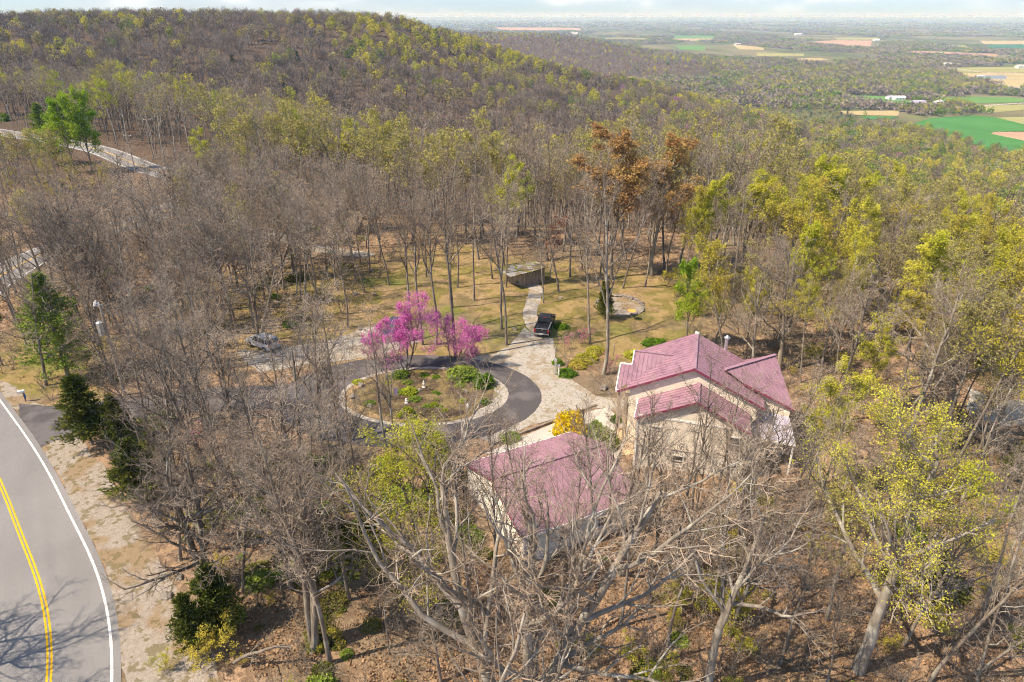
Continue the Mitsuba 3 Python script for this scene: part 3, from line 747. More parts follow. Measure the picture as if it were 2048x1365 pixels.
def pickup(x, y, rz):
    c = Vehicle('pickup_truck', x, y, rz)
    W = 1.98
    prof = [(-2.75, .48), (2.7, .42), (2.82, .7), (2.78, 1.0), (2.55, 1.13), (1.35, 1.22), (-2.78, 1.22)]
    v, f = extrude_profile(c.arches(prof, (1.85, -1.75), .42, .07), W)
    # the bed is hollow at the back: rails and floor stand on the lower body
    c.part('body', (np.where((v[:, 2:] > 1.19) & (v[:, :1] < -.5), v - [0, 0, .32], v), f), 'black_paint')
    for sy in (-1, 1):
        mb = MB(); mb.box((-1.62, sy * (W / 2 - .09), 1.06), (2.3, .17, .34)); k = c.part('bed_side', mb, 'black_paint')
        mb = MB(); mb.box((-1.62, sy * (W / 2 - .09), 1.245), (2.3, .13, .03)); c.part('bed_rail', mb, 'steel' if sy < 0 else 'rubber')
    mb = MB(); mb.box((-2.74, 0, .98), (.09, W - .36, .5)); c.part('tailgate', mb, 'black_paint')
    mb = MB(); mb.box((-2.74, 0, 1.24), (.12, W - .4, .03)); c.part('tailgate_trim', mb, 'steel')
    mb = MB(); mb.box((-2.795, -.1, 1.13), (.03, .14, .1)); c.part('emblem', mb, 'chrome')
    mb = MB(); mb.box((-1.6, 0, 1.13), (2.15, W - .4, .02)); c.part('bed_cover', mb, 'black_paint')
    cab = [(-.52, 1.2), (-.38, 1.74), (-.2, 1.82), (.95, 1.82), (1.15, 1.76), (1.75, 1.18)]
    v, f = extrude_profile(cab, W - .1, 1.3, .84); c.part('cab', (v, f), 'black_paint')
    mb = MB(); m = extrude_profile([(-.5, 1.3), (-.42, 1.66), (-.46, 1.66), (-.54, 1.3)], 1.45); mb.add(*m); c.part('rear_window', mb, 'glass_dark')
    mb = MB(); mb.add(*extrude_profile([(1.22, 1.72), (1.68, 1.26), (1.72, 1.27), (1.26, 1.73)], 1.5)); c.part('windscreen', mb, 'glass_dark')
    for sy in (-1, 1):
        for x0, x1 in ((-.3, .38), (.5, 1.25)):
            mb = MB(); mb.box(((x0 + x1) / 2, sy * .885, 1.52), (x1 - x0, .05, .36), 0, sy * .24); c.part('side_window', mb, 'glass_dark')
        mb = MB(); mb.box((1.2, sy * 1.1, 1.32), (.14, .24, .2)); c.part('mirror', mb, 'black_paint')
        mb = MB(); mb.box((-2.77, sy * (W / 2 - .1), .98), (.1, .19, .44)); c.part('tail_light', mb, 'red_lens')
        mb = MB(); mb.box((2.78, sy * .78, .86), (.1, .34, .2)); c.part('headlight', mb, 'chrome')
    mb = MB(); mb.box((-2.87, 0, .6), (.2, W + .02, .2)); c.part('rear_bumper', mb, 'chrome')
    mb = MB(); mb.box((-2.98, 0, .6), (.02, .5, .15)); c.part('licence_plate', mb, 'trim_white')
    mb = MB(); mb.box((2.84, 0, .58), (.18, W, .2)); c.part('front_bumper', mb, 'chrome')
    mb = MB(); mb.box((-.42, 0, 1.8), (.06, .4, .05)); c.part('brake_light', mb, 'red_lens')
    mb = MB(); mb.rod((-2.95, 0, .42), (-3.1, 0, .42), .05); c.part('tow_hitch', mb, 'steel')
    c.wheels(1.85, -1.75, W / 2 - .1, .4)
    tag(c.k, 'black pickup truck with chrome rear bumper parked on the pale gravel', 'pickup truck')


def suv(x, y, rz, paint, label):
    c = Vehicle('car', x, y, rz); W = 1.84
    prof = [(-2.25, .42), (2.2, .38), (2.3, .62), (2.22, .86), (1.95, 1.0), (1.1, 1.08), (-2.2, 1.12), (-2.3, .8)]
    c.part('body', extrude_profile(c.arches(prof, (1.42, -1.38), .34, .06), W, .95, .94), paint)
    cab = [(-2.15, 1.08), (-1.95, 1.52), (-1.7, 1.64), (.1, 1.66), (.35, 1.6), (1.15, 1.05)]
    c.part('cabin', extrude_profile(cab, W - .14, 1.2, .82), 'glass_dark')
    c.part('roof_panel', extrude_profile([(-1.98, 1.6), (-1.7, 1.675), (.1, 1.695), (.42, 1.6), (.1, 1.63), (-1.7, 1.62)], (W - .1) * .82), paint)
    for sy in (-1, 1):
        for x0, z0, x1, z1 in ((-.35, 1.1, -.3, 1.62), (1.1, 1.08, .38, 1.6), (-1.55, 1.1, -1.45, 1.62), (-2.12, 1.12, -1.92, 1.56)):
            mb = MB(); mb.rod((x0, sy * .84, z0), (x1, sy * .715, z1), .055, sides=6); c.part('pillar', mb, paint)
        mb = MB(); mb.rod((-1.75, sy * .6, 1.74), (.15, sy * .6, 1.75), .025, sides=6); c.part('roof_rail', mb, 'steel')
        mb = MB(); mb.box((.85, sy * 1.0, 1.12), (.12, .2, .14)); c.part('mirror', mb, paint)
        mb = MB(); mb.box((-2.24, sy * .74, .95), (.14, .26, .3)); c.part('tail_light', mb, 'red_lens')
        mb = MB(); mb.box((2.22, sy * .68, .78), (.14, .36, .16)); c.part('headlight', mb, 'chrome')
    mb = MB(); mb.box((-2.3, 0, .52), (.14, W - .05, .2)); c.part('rear_bumper', mb, 'steel')
    mb = MB(); mb.box((2.28, 0, .5), (.14, W - .05, .2)); c.part('front_bumper', mb, 'chrome')
    mb = MB(); mb.box((2.31, 0, .72), (.05, .8, .14)); c.part('grille', mb, 'chrome')
    mb = MB(); mb.box((-2.33, 0, .82), (.03, .45, .13)); c.part('licence_plate', mb, 'trim_white')
    c.wheels(1.42, -1.38, W / 2 - .09, .34)
    tag(c.k, label, 'car')


p = at(1090, 662); pickup(p[0], p[1] + .6, math.radians(78))
p = at(527, 694); suv(p[0], p[1], math.radians(146), 'silver_paint', 'silver car half hidden by bare branches beside the gravel parking')
p = at(785, 668); suv(p[0], p[1], math.radians(-105), 'navy_paint', 'dark blue car parked behind the magenta flowering trees')


# ------------------------------------------------------------------ small things
def simple(name, parts, label, cat, x, y, rz=0.0, z=0.0, group=None):
    k = numbered(name); M = frame(x, y, z, rz)
    for n_, mb, mat in parts: put(f'{k}__{n_}', mb, mat, M=M)
    tag(k, label, cat, group); return k


p = at(52, 803)
a_ = MB(); a_.box((0, 0, .55), (.12, .12, 1.1))
b_ = MB(); m = trimesh.creation.cylinder(.13, .62, sections=16); b_.mesh(m, trimesh.transformations.euler_matrix(0, PI / 2, 0) + np.array([[0, 0, 0, -.12], [0] * 4, [0, 0, 0, 1.28], [0] * 4])); b_.box((-.12, 0, 1.2), (.62, .26, .16))
c_ = MB(); c_.box((-.45, 0, 1.24), (.02, .24, .24))
d_ = MB(); d_.box((.07, 0, .66), (.12, .2, .5))
simple('mailbox', [('post', a_, 'old_wood'), ('box', b_, 'trim_white'), ('door', c_, 'steel'), ('newspaper_tube', d_, 'blue_plastic')], 'white mailbox on a dark post with a blue tube beside the road', 'mailbox', p[0], p[1], .5)

p = at(1117, 752)
a_ = MB(); a_.box((0, 0, .6), (.14, .14, 1.2)); b_ = MB(); b_.box((0, 0, 1.26), (.26, .26, .16)); b_.box((0, 0, 1.36), (.32, .32, .05))
c_ = MB(); c_.box((-.36, .25, .9), (.2, .2, 1.8)); d_ = MB(); d_.box((-.36, .25, 1.85), (.34, .3, .24))
simple('post_lamp', [('post', a_, 'trim_white'), ('cap', b_, 'steel'), ('post', c_, 'steel'), ('cap', d_, 'steel')], 'pair of short pale posts with box caps at the edge of the gravel drive', 'post', p[0], p[1])
for q, lab in (((1227, 712), 'slim dark garden post among the yellow and pink shrubs'), ((1111, 716), 'thin dark post at the gravel edge beside the bare shrub')):
    p = at(*q); a_ = MB(); a_.rod((0, 0, 0), (0, 0, 1.3), .05); b_ = MB(); b_.rod((0, 0, 1.3), (0, 0, 1.5), .1, .06)
    simple('garden_post', [('stake', a_, 'old_wood'), ('cap', b_, 'steel')], lab, 'garden post', p[0], p[1])
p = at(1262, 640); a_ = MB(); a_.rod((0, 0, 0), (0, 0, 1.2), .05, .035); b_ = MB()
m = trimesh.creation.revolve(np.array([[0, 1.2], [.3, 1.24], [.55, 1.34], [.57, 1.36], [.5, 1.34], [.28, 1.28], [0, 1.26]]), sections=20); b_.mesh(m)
simple('birdbath', [('stand', a_, 'old_wood'), ('bowl', b_, 'glare_orange')], 'bowl with sun glare painted in orange on a thin stand by the ringed stones', 'birdbath', p[0], p[1])
p = at(788, 800); a_ = MB(); a_.rod((0, 0, 0), (0, 0, 1.5), .02); a_.rod((0, 0, 1.48), (.5, 0, 1.48), .015); b_ = MB(); b_.box((.27, 0, 1.0), (.42, .01, .9))
leafy('flag_cloth', (0.55, 0.42, 0.62), 0.5)
simple('garden_flag', [('pole', a_, 'steel'), ('cloth', b_, 'flag_cloth')], 'small lilac garden flag in the oval island bed', 'flag', p[0], p[1], .2)


def rock(seed, s):
    r = np.random.default_rng(seed)
    m = trimesh.creation.icosphere(2); v = np.array(m.vertices)
    v = np.sign(v) * np.abs(v) ** .8; v *= 1 + (meshkit.fbm(v * 1.5 + r.random(3) * 50, 3) - .5)[:, None] * 1.7
    v = v * [s, s * r.uniform(.6, .9), s * r.uniform(.5, .75)]
    return v, np.array(m.faces)


def stone(px, py, s, seed, label, group=None):
    p = at(px, py); k = put('boulder' if s > .3 else 'stone', rock(seed, s), 'stone_mat', M=frame(p[0], p[1], s * .2, seed)); tag(k, label, 'rock', group)


stone(322, 1155, .4, 1, 'grey pointed boulder at the edge of the road verge')
stone(357, 1156, .34, 2, 'low grey boulder right of the pointed one at the verge')
stone(333, 1193, .42, 3, 'flat tan boulder nearest the dark cedar by the verge')
stone(1208, 778, .55, 4, 'pale rounded boulder on the bank left of the house roof')
stone(722, 771, .4, 12, 'pale boulder at the left end of the oval garden island')
R_ = random.Random(3)
for i_ in range(22):
    a = -1.2 + i_ * .2; p = np.array(at(1240, 612)) + [3.2 * math.cos(a), 3.7 * math.sin(a)]
    k = put('ring_stone', rock(40 + i_, R_.uniform(.25, .45)), 'stone_mat', M=frame(p[0], p[1], .08, i_)); tag(k, 'pale stone in the low ring round the gravel pad', 'rock', 'stones ringing the gravel pad')
for i_, (x, y, s) in enumerate(((705, 795, .35), (740, 812, .3), (765, 797, .3), (838, 782, .28), (932, 785, .26), (1030, 660, .3), (1122, 597, .3), (720, 660, .3), (750, 590, .35), (1195, 705, .25), (712, 590, .4))):
    stone(x, y, s, 70 + i_, 'small pale stone lying on the open ground of the clearing and island', 'scattered pale stones')
for q, h_, lab in (((848, 775), .9, 'slender white garden figure standing in the middle of the island'), ((813, 806), .6, 'small white garden ornament at the front of the island'), ((936, 814), .45, 'low white garden ornament at the right end of the island')):
    p = at(*q); m = trimesh.creation.revolve(np.array([[0, 0], [.2, 0], [.2, .08], [.09, .14], [.13, .35], [.15, .5], [.1, .62], [.05, .68], [.09, .76], [.09, .86], [.03, .94], [0, .95]]) * [1, h_], sections=14)
    k = put('garden_ornament', m, 'trim_white', smooth=40, M=frame(p[0], p[1], 0)); tag(k, lab, 'garden ornament')
a_, b_ = at(985, 890), at(1192, 812)
mb = MB(); L_ = np.hypot(*(b_ - a_)); mb.box((0, 0, .1), (L_, .22, .24)); k = put('landscape_timber', mb, 'old_wood', M=frame(*(a_ + b_) / 2, 0, math.atan2(*(b_ - a_)[::-1]))); tag(k, 'long brown landscape timber edging the concrete pad', 'timber')


def pole(px, py, top, label, arm=True, rz=0.4):
    p = at(px, py); h = top_at(p[1], top); k = numbered('utility_pole'); M = frame(p[0], p[1], 0, rz)
    mb = MB(); mb.rod((0, 0, 0), (0, 0, h), .17, .12, 10); put(f'{k}__pole', mb, 'pole_wood', 30, M)
    if arm:
        mb = MB(); mb.box((0, .12, h - .5), (2.6, .12, .14)); mb.rod((-.7, .12, h - .5), (0, .12, h - 1.2), .03); mb.rod((.7, .12, h - .5), (0, .12, h - 1.2), .03); put(f'{k}__crossarm', mb, 'pole_wood', M=M)
        for x in (-1.2, 0, 1.2):
            mb = MB(); mb.rod((x, .12, h - .43), (x, .12, h - .15), .07, .05); put(f'{k}__insulator', mb, 'trim_white', M=M)
    else:
        for x, z in ((-.3, .1), (-.1, -.1), (-.45, -.05)):
            mb = MB(); mb.rod((x, .1, h + z), (x, .1, h + z + .35), .11, .07); put(f'{k}__insulator', mb, 'trim_white', M=M)
        mb = MB(); mb.box((-.2, .1, h - .12), (.9, .12, .12)); put(f'{k}__bracket', mb, 'steel', M=M)
        mb = MB(); mb.rod((-.48, .0, h - 3.3), (-.48, 0, h - 1.9), .33, sides=16); mb.rod((-.48, 0, h - 1.9), (-.48, 0, h - 1.8), .35, .2, 16); mb.rod((-.5, .1, h - 1.8), (-.5, .1, h - 1.5), .06); put(f'{k}__transformer', mb, 'steel', 30, M)
    tag(k, label, 'utility pole'); return p, h


pole(250, 790, 610, 'utility pole with a grey transformer can rising from the left wood', arm=False)
pole(271, 345, 268, 'utility pole with a crossarm on the near side of the far road', rz=-.3)
pole(311, 320, 236, 'utility pole with a crossarm against the trees beyond the far road', rz=-.3)

# ------------------------------------------------------------------ trees


def unit(v): return v / (np.linalg.norm(v, axis=-1, keepdims=True) + 1e-9)


def walk(r, p0, d0, L, K, wob, up):
    """N wandering polylines of K points."""
    P = np.zeros((len(p0), K, 3)); P[:, 0] = p0
    d = unit(d0)
    step = (L / (K - 1))[:, None]
    for k in range(1, K):
        d = unit(d + wob * r.normal(size=d.shape) + np.array([0, 0, up]))
        P[:, k] = P[:, k - 1] + d * step
    return P


def shoots(r, P, R, Lp, n, t0, t1, ang, lenf, radf, K, wob, up, shrink=0.55, rmin=0.008, taper=0.25):
    """n children on each of the N parents."""
    N, Kp = R.shape
    t = t0 + (t1 - t0) * (np.arange(n)[None] + r.random((N, n))) / n
    x = t * (Kp - 1); i = np.minimum(x.astype(int), Kp - 2); f = (x - i)[..., None]
    rows = np.arange(N)[:, None]
    pos = P[rows, i] * (1 - f) + P[rows, i + 1] * f
    tan = unit(P[rows, i + 1] - P[rows, i])
    rad = R[rows, i] * (1 - f[..., 0]) + R[rows, i + 1] * f[..., 0]
    az = np.arange(n)[None] * 2.4 + r.random((N, 1)) * 6.28 + r.normal(size=(N, n)) * .5
    ref = np.where(np.abs(tan[..., 2:]) < .8, [0, 0, 1.0], [1.0, 0, 0])
    a = unit(np.cross(tan, ref)); b = np.cross(tan, a)
    th = np.radians(r.uniform(ang[0], ang[1], (N, n)))[..., None]
    d = np.cos(th) * tan + np.sin(th) * (np.cos(az)[..., None] * a + np.sin(az)[..., None] * b)
    L = Lp[:, None] * lenf * (1 - shrink * (t - t0) / max(1e-6, 1 - t0)) * r.uniform(.65, 1.3, (N, n))
    rr_ = np.maximum(np.minimum(rad * radf * r.uniform(.75, 1.15, (N, n)), rad * .9), rmin)
    pos, d, L, rr_ = pos.reshape(-1, 3), d.reshape(-1, 3), L.ravel(), rr_.ravel()
    Q = walk(r, pos, d, L, K, wob, up)
    S = np.maximum(rr_[:, None] * np.linspace(1, taper, K)[None], rmin * .7)
    return Q, S, L


def make_tree(seed, H=20, r0=.2, stems=1, clear=.42, n=(14, 7, 6, 4), ang=(28, 55), lenf=(.36, .5, .5, .5), up=(.10, .08, .06, .03), wob=.16, lean=0.05, twig_r=.011, sides=(7, 5, 3, 3), twig_k=3, stem_spread=.25, lead=.92, flat=False, lr=.64):
    """Wood (trunk and limbs), twigs, and twig points for leaves."""
    r = np.random.default_rng(seed)
    d0 = unit(np.c_[r.normal(size=(stems, 2)) * (lean if stems == 1 else stem_spread), np.ones(stems)])
    p0 = np.c_[r.normal(size=(stems, 2)) * (0 if stems == 1 else r0), np.full(stems, -.25)]
    L = np.full(stems, H * lead) * (1 if stems == 1 else r.uniform(.82, 1.05, stems))
    P = walk(r, p0, d0, L, 12, .045, .03)
    R = r0 * np.linspace(1, .22, 12)[None] ** .8 * np.ones((stems, 1)); R[:, 0] *= 1.25
    wood, tw = MB(), MB()
    wood.add(*tubes(P, R, sides[0]))
    Q, S, LL = shoots(r, P, R, L, n[0], clear, .99, ang, lenf[0], lr, 8, wob, up[0], rmin=.022)
    wood.add(*tubes(Q, S, sides[1]))
    lv = [(Q, S, LL)]
    Q, S, LL = shoots(r, Q, S, LL, n[1], .18, 1, (25, 60), lenf[1], .6, 5, wob * 1.1, up[1], rmin=twig_r * 1.4)
    wood.add(*tubes(Q, S, sides[2]))
    Q, S, LL = shoots(r, Q, S, LL, n[2], .15, 1, (25, 60), lenf[2], .65, 3 if flat else 4, wob * 1.2, up[2], rmin=twig_r)
    tw.add(*tubes(Q, S, sides[3]))
    pts = [Q[:, -1], Q[:, 2]]
    if len(n) > 3 and n[3]:
        Q, S, LL = shoots(r, Q, S, LL, n[3], .1, 1, (25, 65), lenf[3], .8, twig_k, wob, up[3], rmin=twig_r * .8, taper=.5)
        if flat: tw.add(*blades(seed, Q[:, 0], Q[:, -1] - Q[:, 0], LL, twig_r * 2.6).get())
        else: tw.add(*tubes(Q, S, 3))
        pts += [Q[:, -1], Q[:, 1]]
    return wood, tw, np.vstack(pts)


def leaves(seed, pts, count, size, spread=.15, flat=0.0, keep=None):
    """Leaf-sized triangles at and round the twig points."""
    r = np.random.default_rng(seed)
    if keep is not None: pts = pts[keep(pts)]
    c = pts[r.integers(0, len(pts), count)] + r.normal(size=(count, 3)) * spread
    a = unit(r.normal(size=(count, 3))); b = unit(np.cross(a, r.normal(size=(count, 3))))
    s = size * r.uniform(.6, 1.4, (count, 1))
    v = np.stack([c - a * s * .5, c + a * s * .5 + b * s * .15, c + b * s * .95], 1).reshape(-1, 3)
    mb = MB(); mb.add(v, np.arange(count * 3).reshape(-1, 3)); return mb


def blades(seed, base, d, L, w_):
    r = np.random.default_rng(seed)
    n = len(base); s = unit(np.cross(d, r.normal(size=(n, 3)))) * np.broadcast_to(w_, (n,))[:, None] / 2
    v = np.stack([base - s, base + s, base + unit(d) * np.broadcast_to(L, (n,))[:, None]], 1).reshape(-1, 3)
    mb = MB(); mb.add(v, np.arange(n * 3).reshape(-1, 3)); return mb


PLY = {}


def group(key, height, **parts):
    """A kind of tree, built once; parts: name = (mesh, material)."""
    g = {'type': 'shapegroup'}
    for n_, (mb, mat) in parts.items():
        d = mikit.ply(mb.get(), mat, smooth=True) if n_ == 'trunk' else mikit.ply(mb.get(), mat)
        g[n_] = d
    scene[key] = g; PLY[key] = height


def recolor(key, src, **mats):
    g = {'type': 'shapegroup'}
    for n_, d in scene[src].items():
        if isinstance(d, dict): g[n_] = {**d, 'bsdf': {'type': 'ref', 'id': mats.get(n_, d['bsdf']['id'])}}
    scene[key] = g; PLY[key] = PLY[src]


INST = {}


def plant(name, kind, x, y, h, rot=None, label=None, cat='tree', grp=None, z=None, sx=1.0, tilt=None):
    """One tree of its own."""
    key = numbered(name)
    z = float(terr(x, y)) if z is None else z
    s = h / PLY[kind]
    t = T().translate([float(x), float(y), z - .05])
    if tilt: t = t @ T().rotate([tilt[0], tilt[1], 0], tilt[2])
    scene[key] = {'type': 'instance', 'to_world': t @ T().rotate([0, 0, 1], float(rot if rot is not None else (x * 37 + y * 91) % 360)) @ T().scale([s * sx, s * sx, s]), 'group': {'type': 'ref', 'id': kind}}
    tag(key, label, cat, grp); return key


def scatter(name, kind, x, y, h, rot, z=None, sx=1.0):
    n_ = INST.get(name, 0) + 1; INST[name] = n_
    s = h / PLY[kind]
    z = float(terr(x, y)) if z is None else z
    scene[f'{name}__{n_:03d}'] = {'type': 'instance', 'to_world': T().translate([float(x), float(y), z - .1]) @ T().rotate([0, 0, 1], float(rot)) @ T().scale([s * sx, s * sx, s]), 'group': {'type': 'ref', 'id': kind}}


# kinds: near bare trees
NB = 6
for i_ in range(NB):
    wd, tw, pts = make_tree(100 + i_, 20, .17 + .02 * (i_ % 3), clear=(.40, .5, .35)[i_ % 3], n=(13, 7, 6, 4), lenf=(.33, .5, .5, .52), ang=(24, 50), up=(.12, .08, .05, .03), twig_k=2, sides=(7, 4, 3, 3))
    group(f'kind_bare_{i_}', 20, trunk=(wd, ('bark_grey', 'bark_grey', 'bark_pale')[i_ % 3]), crown=(tw, ('twig_tan', 'twig_grey')[i_ % 2]))
    if i_ < 4:
        lf = leaves(i_, pts, 2600, .17, .12)
        for col in ('olive', 'yellow', 'gold', 'lime', 'orange', 'red'):
            g = scene[f'kind_bare_{i_}']
            scene[f'kind_{col}_{i_}'] = {'type': 'shapegroup', 'trunk': g['trunk'], 'twigs': g['crown'], 'crown': mikit.ply((leaves(i_, pts, {'olive': 3000, 'yellow': 13000, 'gold': 7500, 'lime': 8000, 'orange': 12000, 'red': 3500}[col], {'orange': .2}.get(col, .17), .16)).get(), 'leaf_' + col)}
            PLY[f'kind_{col}_{i_}'] = 20
for i_ in range(3):       # wide, low-branched trees
    wd, tw, pts = make_tree(140 + i_, 15, .2, stems=1 + i_ % 2, clear=.22, n=((14, 8)[i_ % 2], 8, 6, 4), lenf=(.56, .5, .5, .5), lr=.72, ang=(30, 62), up=(.09, .07, .05, .02), wob=.2, twig_k=2, sides=(7, 4, 3, 3))
    group(f'kind_wide_{i_}', 15, trunk=(wd, 'bark_grey'), crown=(tw, 'twig_grey'))
for i_ in range(4):       # farther bare trees
    wd, tw, pts = make_tree(160 + i_, 20, .2, clear=.42, n=(9, 5, 4, 3), lenf=(.34, .5, .55, .6), ang=(24, 52), twig_r=.022, sides=(5, 3, 3, 3), twig_k=2, flat=True)
    group(f'kind_mid_{i_}', 20, trunk=(wd, ('bark_grey', 'bark_pale')[i_ // 2]), crown=(tw, ('twig_tan', 'twig_grey')[i_ % 2]))
    lf = leaves(50 + i_, pts, 1500, .32, .3)
    for col in ('olive', 'yellow', 'lime'):
        g = scene[f'kind_mid_{i_}']
        scene[f'kind_mid{col}_{i_}'] = {'type': 'shapegroup', 'trunk': g['trunk'], 'twigs': g['crown'], 'crown': mikit.ply(lf.get(), 'leaf_' + col)}
        PLY[f'kind_mid{col}_{i_}'] = 20
for i_ in range(3):       # saplings and brush
    wd, tw, pts = make_tree(180 + i_, 6, .05, stems=3, clear=.15, n=(7, 5, 4), lenf=(.45, .5, .5), ang=(20, 50), twig_r=.009, sides=(4, 3, 3, 3), stem_spread=.3)
    group(f'kind_sapling_{i_}', 6, trunk=(wd, 'bark_grey'), crown=(tw, 'twig_tan'))
    wd2, tw2, pts2 = make_tree(185 + i_, 3, .035, stems=4, clear=.12, n=(4, 3, 4), lenf=(.5, .5, .5), ang=(20, 55), twig_r=.009, sides=(3, 3, 3, 3), stem_spread=.4, flat=True)
    v_, f_ = tw2.get(); c_ = v_.reshape(-1, 3, 3, 3)[:, :, 0]
    group(f'kind_brush_{i_}', 3, trunk=(wd2, 'bark_grey'), crown=(blades(i_, c_[:, 0], c_[:, 2] - c_[:, 0], np.linalg.norm(c_[:, 2] - c_[:, 0], axis=1), .022), 'twig_tan'))
    scene[f'kind_pink_{i_}'] = {'type': 'shapegroup', 'trunk': scene[f'kind_sapling_{i_}']['trunk'], 'crown': mikit.ply(leaves(i_, pts, 1100, .13, .12).get(), 'blossom_pink')}; PLY[f'kind_pink_{i_}'] = 6
    scene[f'kind_goldshrub_{i_}'] = {'type': 'shapegroup', 'trunk': scene[f'kind_sapling_{i_}']['trunk'], 'crown': mikit.ply(leaves(i_, pts, 1500, .16, .15).get(), 'leaf_gold')}; PLY[f'kind_goldshrub_{i_}'] = 6
    wd, tw, pts = make_tree(190 + i_, 7, .10, stems=3, clear=.28, n=(8, 7, 6, 3), lenf=(.55, .55, .5, .5), ang=(30, 65), up=(.06, .04, .02, .0), twig_r=.009, sides=(5, 4, 3, 3), stem_spread=.35, twig_k=2)
    group(f'kind_redbud_{i_}', 7, trunk=(wd, 'bark_grey'), twigs=(tw, 'twig_grey'), crown=(leaves(i_, pts, 8500, .10, .08), 'blossom_magenta'))


def shrub(seed, n_, R=(1, 1, 1), size=.14):
    r = np.random.default_rng(seed)
    d = unit(r.normal(size=(n_, 3))); d[:, 2] = np.abs(d[:, 2])
    lump = .7 + .55 * (meshkit.fbm(d * 2.2 + seed, 3) - .3)
    c = d * (lump * r.uniform(.55, 1.0, n_) ** .5)[:, None] * R
    return leaves(seed, c, n_, size, .03)


def conifer(seed, H, r_base, whorls, per, nb, L, w_, droop=0.0, top=.95, shape=1.0):
    r = np.random.default_rng(seed)
    wd = MB(); wd.add(*tubes(np.array([[[0, 0, -.2], [.03, 0, H * .5], [0, .02, H]]]), np.array([[H * .016, H * .01, .02]]), 6))
    bs, ds = [], []
    for k in range(whorls):
        t = (k + .5) / whorls; z = H * (.10 + .88 * t); reach = r_base * (1 - t) ** shape * (.75 + .5 * r.random()) + .12
        for a in range(per):
            th = k * 2.4 + a * 2 * PI / per + r.normal() * .3; d = np.array([math.cos(th), math.sin(th), .35 - droop + .5 * t]); d /= np.linalg.norm(d)
            ln = reach * r.uniform(.7, 1.15)
            wd.add(*tubes(np.array([[[0, 0, z], list(np.array([0, 0, z]) + d * ln)]]), np.array([[.03, .012]]), 3))
            u = r.random(nb) ** .7
            b = np.array([0, 0, z]) + d * ln * u[:, None] + r.normal(size=(nb, 3)) * .07 * ln
            bs.append(b); ds.append(d * .8 + r.normal(size=(nb, 3)) * .6 + [0, 0, .25])
    bs, ds = np.vstack(bs), np.vstack(ds)
    return wd, blades(seed, bs, ds, L * r.uniform(.7, 1.3, len(bs)), w_)


for i_ in range(2):
    wd, nd = conifer(200 + i_, 12, 3.4, 20, 5, 70, .42, .11, shape=.75)
    group(f'kind_pine_{i_}', 12, trunk=(wd, 'bark_grey'), crown=(nd, 'needle_pine'))
    wd, nd = conifer(210 + i_, 7, 2.0, 22, 6, 55, .34, .13, droop=-.15, shape=.7)
    group(f'kind_cedar_{i_}', 7, trunk=(wd, 'bark_grey'), crown=(nd, 'needle_cedar'))
    wd, tw, pts = make_tree(220 + i_, 12, .16, clear=.22, n=(14, 7, 6, 3), lenf=(.42, .5, .5, .5), ang=(30, 62), twig_k=2)
    group(f'kind_green_{i_}', 12, trunk=(wd, 'bark_grey'), crown=(leaves(i_, pts, 12000, .2, .22), 'leaf_green'))
recolor('kind_fresh_0', 'kind_green_0', crown='leaf_fresh'); recolor('kind_fresh_1', 'kind_green_1', crown='leaf_fresh')
group('kind_bush_green', 1, crown=(shrub(1, 1500), 'leaf_green'))
group('kind_bush_dark', 1, crown=(shrub(2, 1700, size=.12), 'needle_pine'))
group('kind_bush_yellow', 1, crown=(shrub(3, 2200, size=.12), 'blossom_yellow'))
group('kind_bush_lime', 1, crown=(shrub(4, 1200), 'leaf_lime'))
group('kind_bush_olive', 1, crown=(shrub(6, 1100, size=.11), 'leaf_brush'))
group('kind_bush_gold', 1, crown=(shrub(5, 1000, size=.12), 'leaf_gold'))

# far kinds
def far_bare(seed, nb=150, H=14, R=3.2, w_=.17, limbs=5):
    r = np.random.default_rng(seed)
    wd = MB(); wd.add(*tubes(np.array([[[0, 0, -.5], [.1, 0, H * .5], [0, .1, H * .85]]]), np.array([[.22, .15, .05]]), 3))
    d = unit(r.normal(size=(limbs, 3)) * [1, 1, .3] + [0, 0, .9]); p0 = np.c_[np.zeros((limbs, 2)), r.uniform(.38, .6, limbs) * H]
    wd.add(*tubes(walk(r, p0, d, np.full(limbs, H * .42), 3, .1, .1), np.full((limbs, 3), .07), 3))
    q = unit(r.normal(size=(nb, 3))) * r.random((nb, 1)) ** .45 * [R, R, H * .30] + [0, 0, H * .66]
    dirs = unit(q - [0, 0, H * .30]) + r.normal(size=(nb, 3)) * .35
    return wd, blades(seed, q - unit(dirs) * 1.0, dirs, r.uniform(1.6, 2.9, nb), w_)


def far_leaf(seed, nb=170, H=14, R=3.0, size=.85):
    r = np.random.default_rng(seed)
    wd = MB(); wd.add(*tubes(np.array([[[0, 0, -.5], [0, 0, H * .7]]]), np.array([[.2, .1]]), 3))
    q = unit(r.normal(size=(nb, 3))); q *= (.6 + .7 * meshkit.fbm(q * 1.8 + seed, 3)[:, None]) * r.uniform(.6, 1, (nb, 1)) * [R, R, H * .30]
    return wd, leaves(seed, q + [0, 0, H * .66], nb, size, .25)


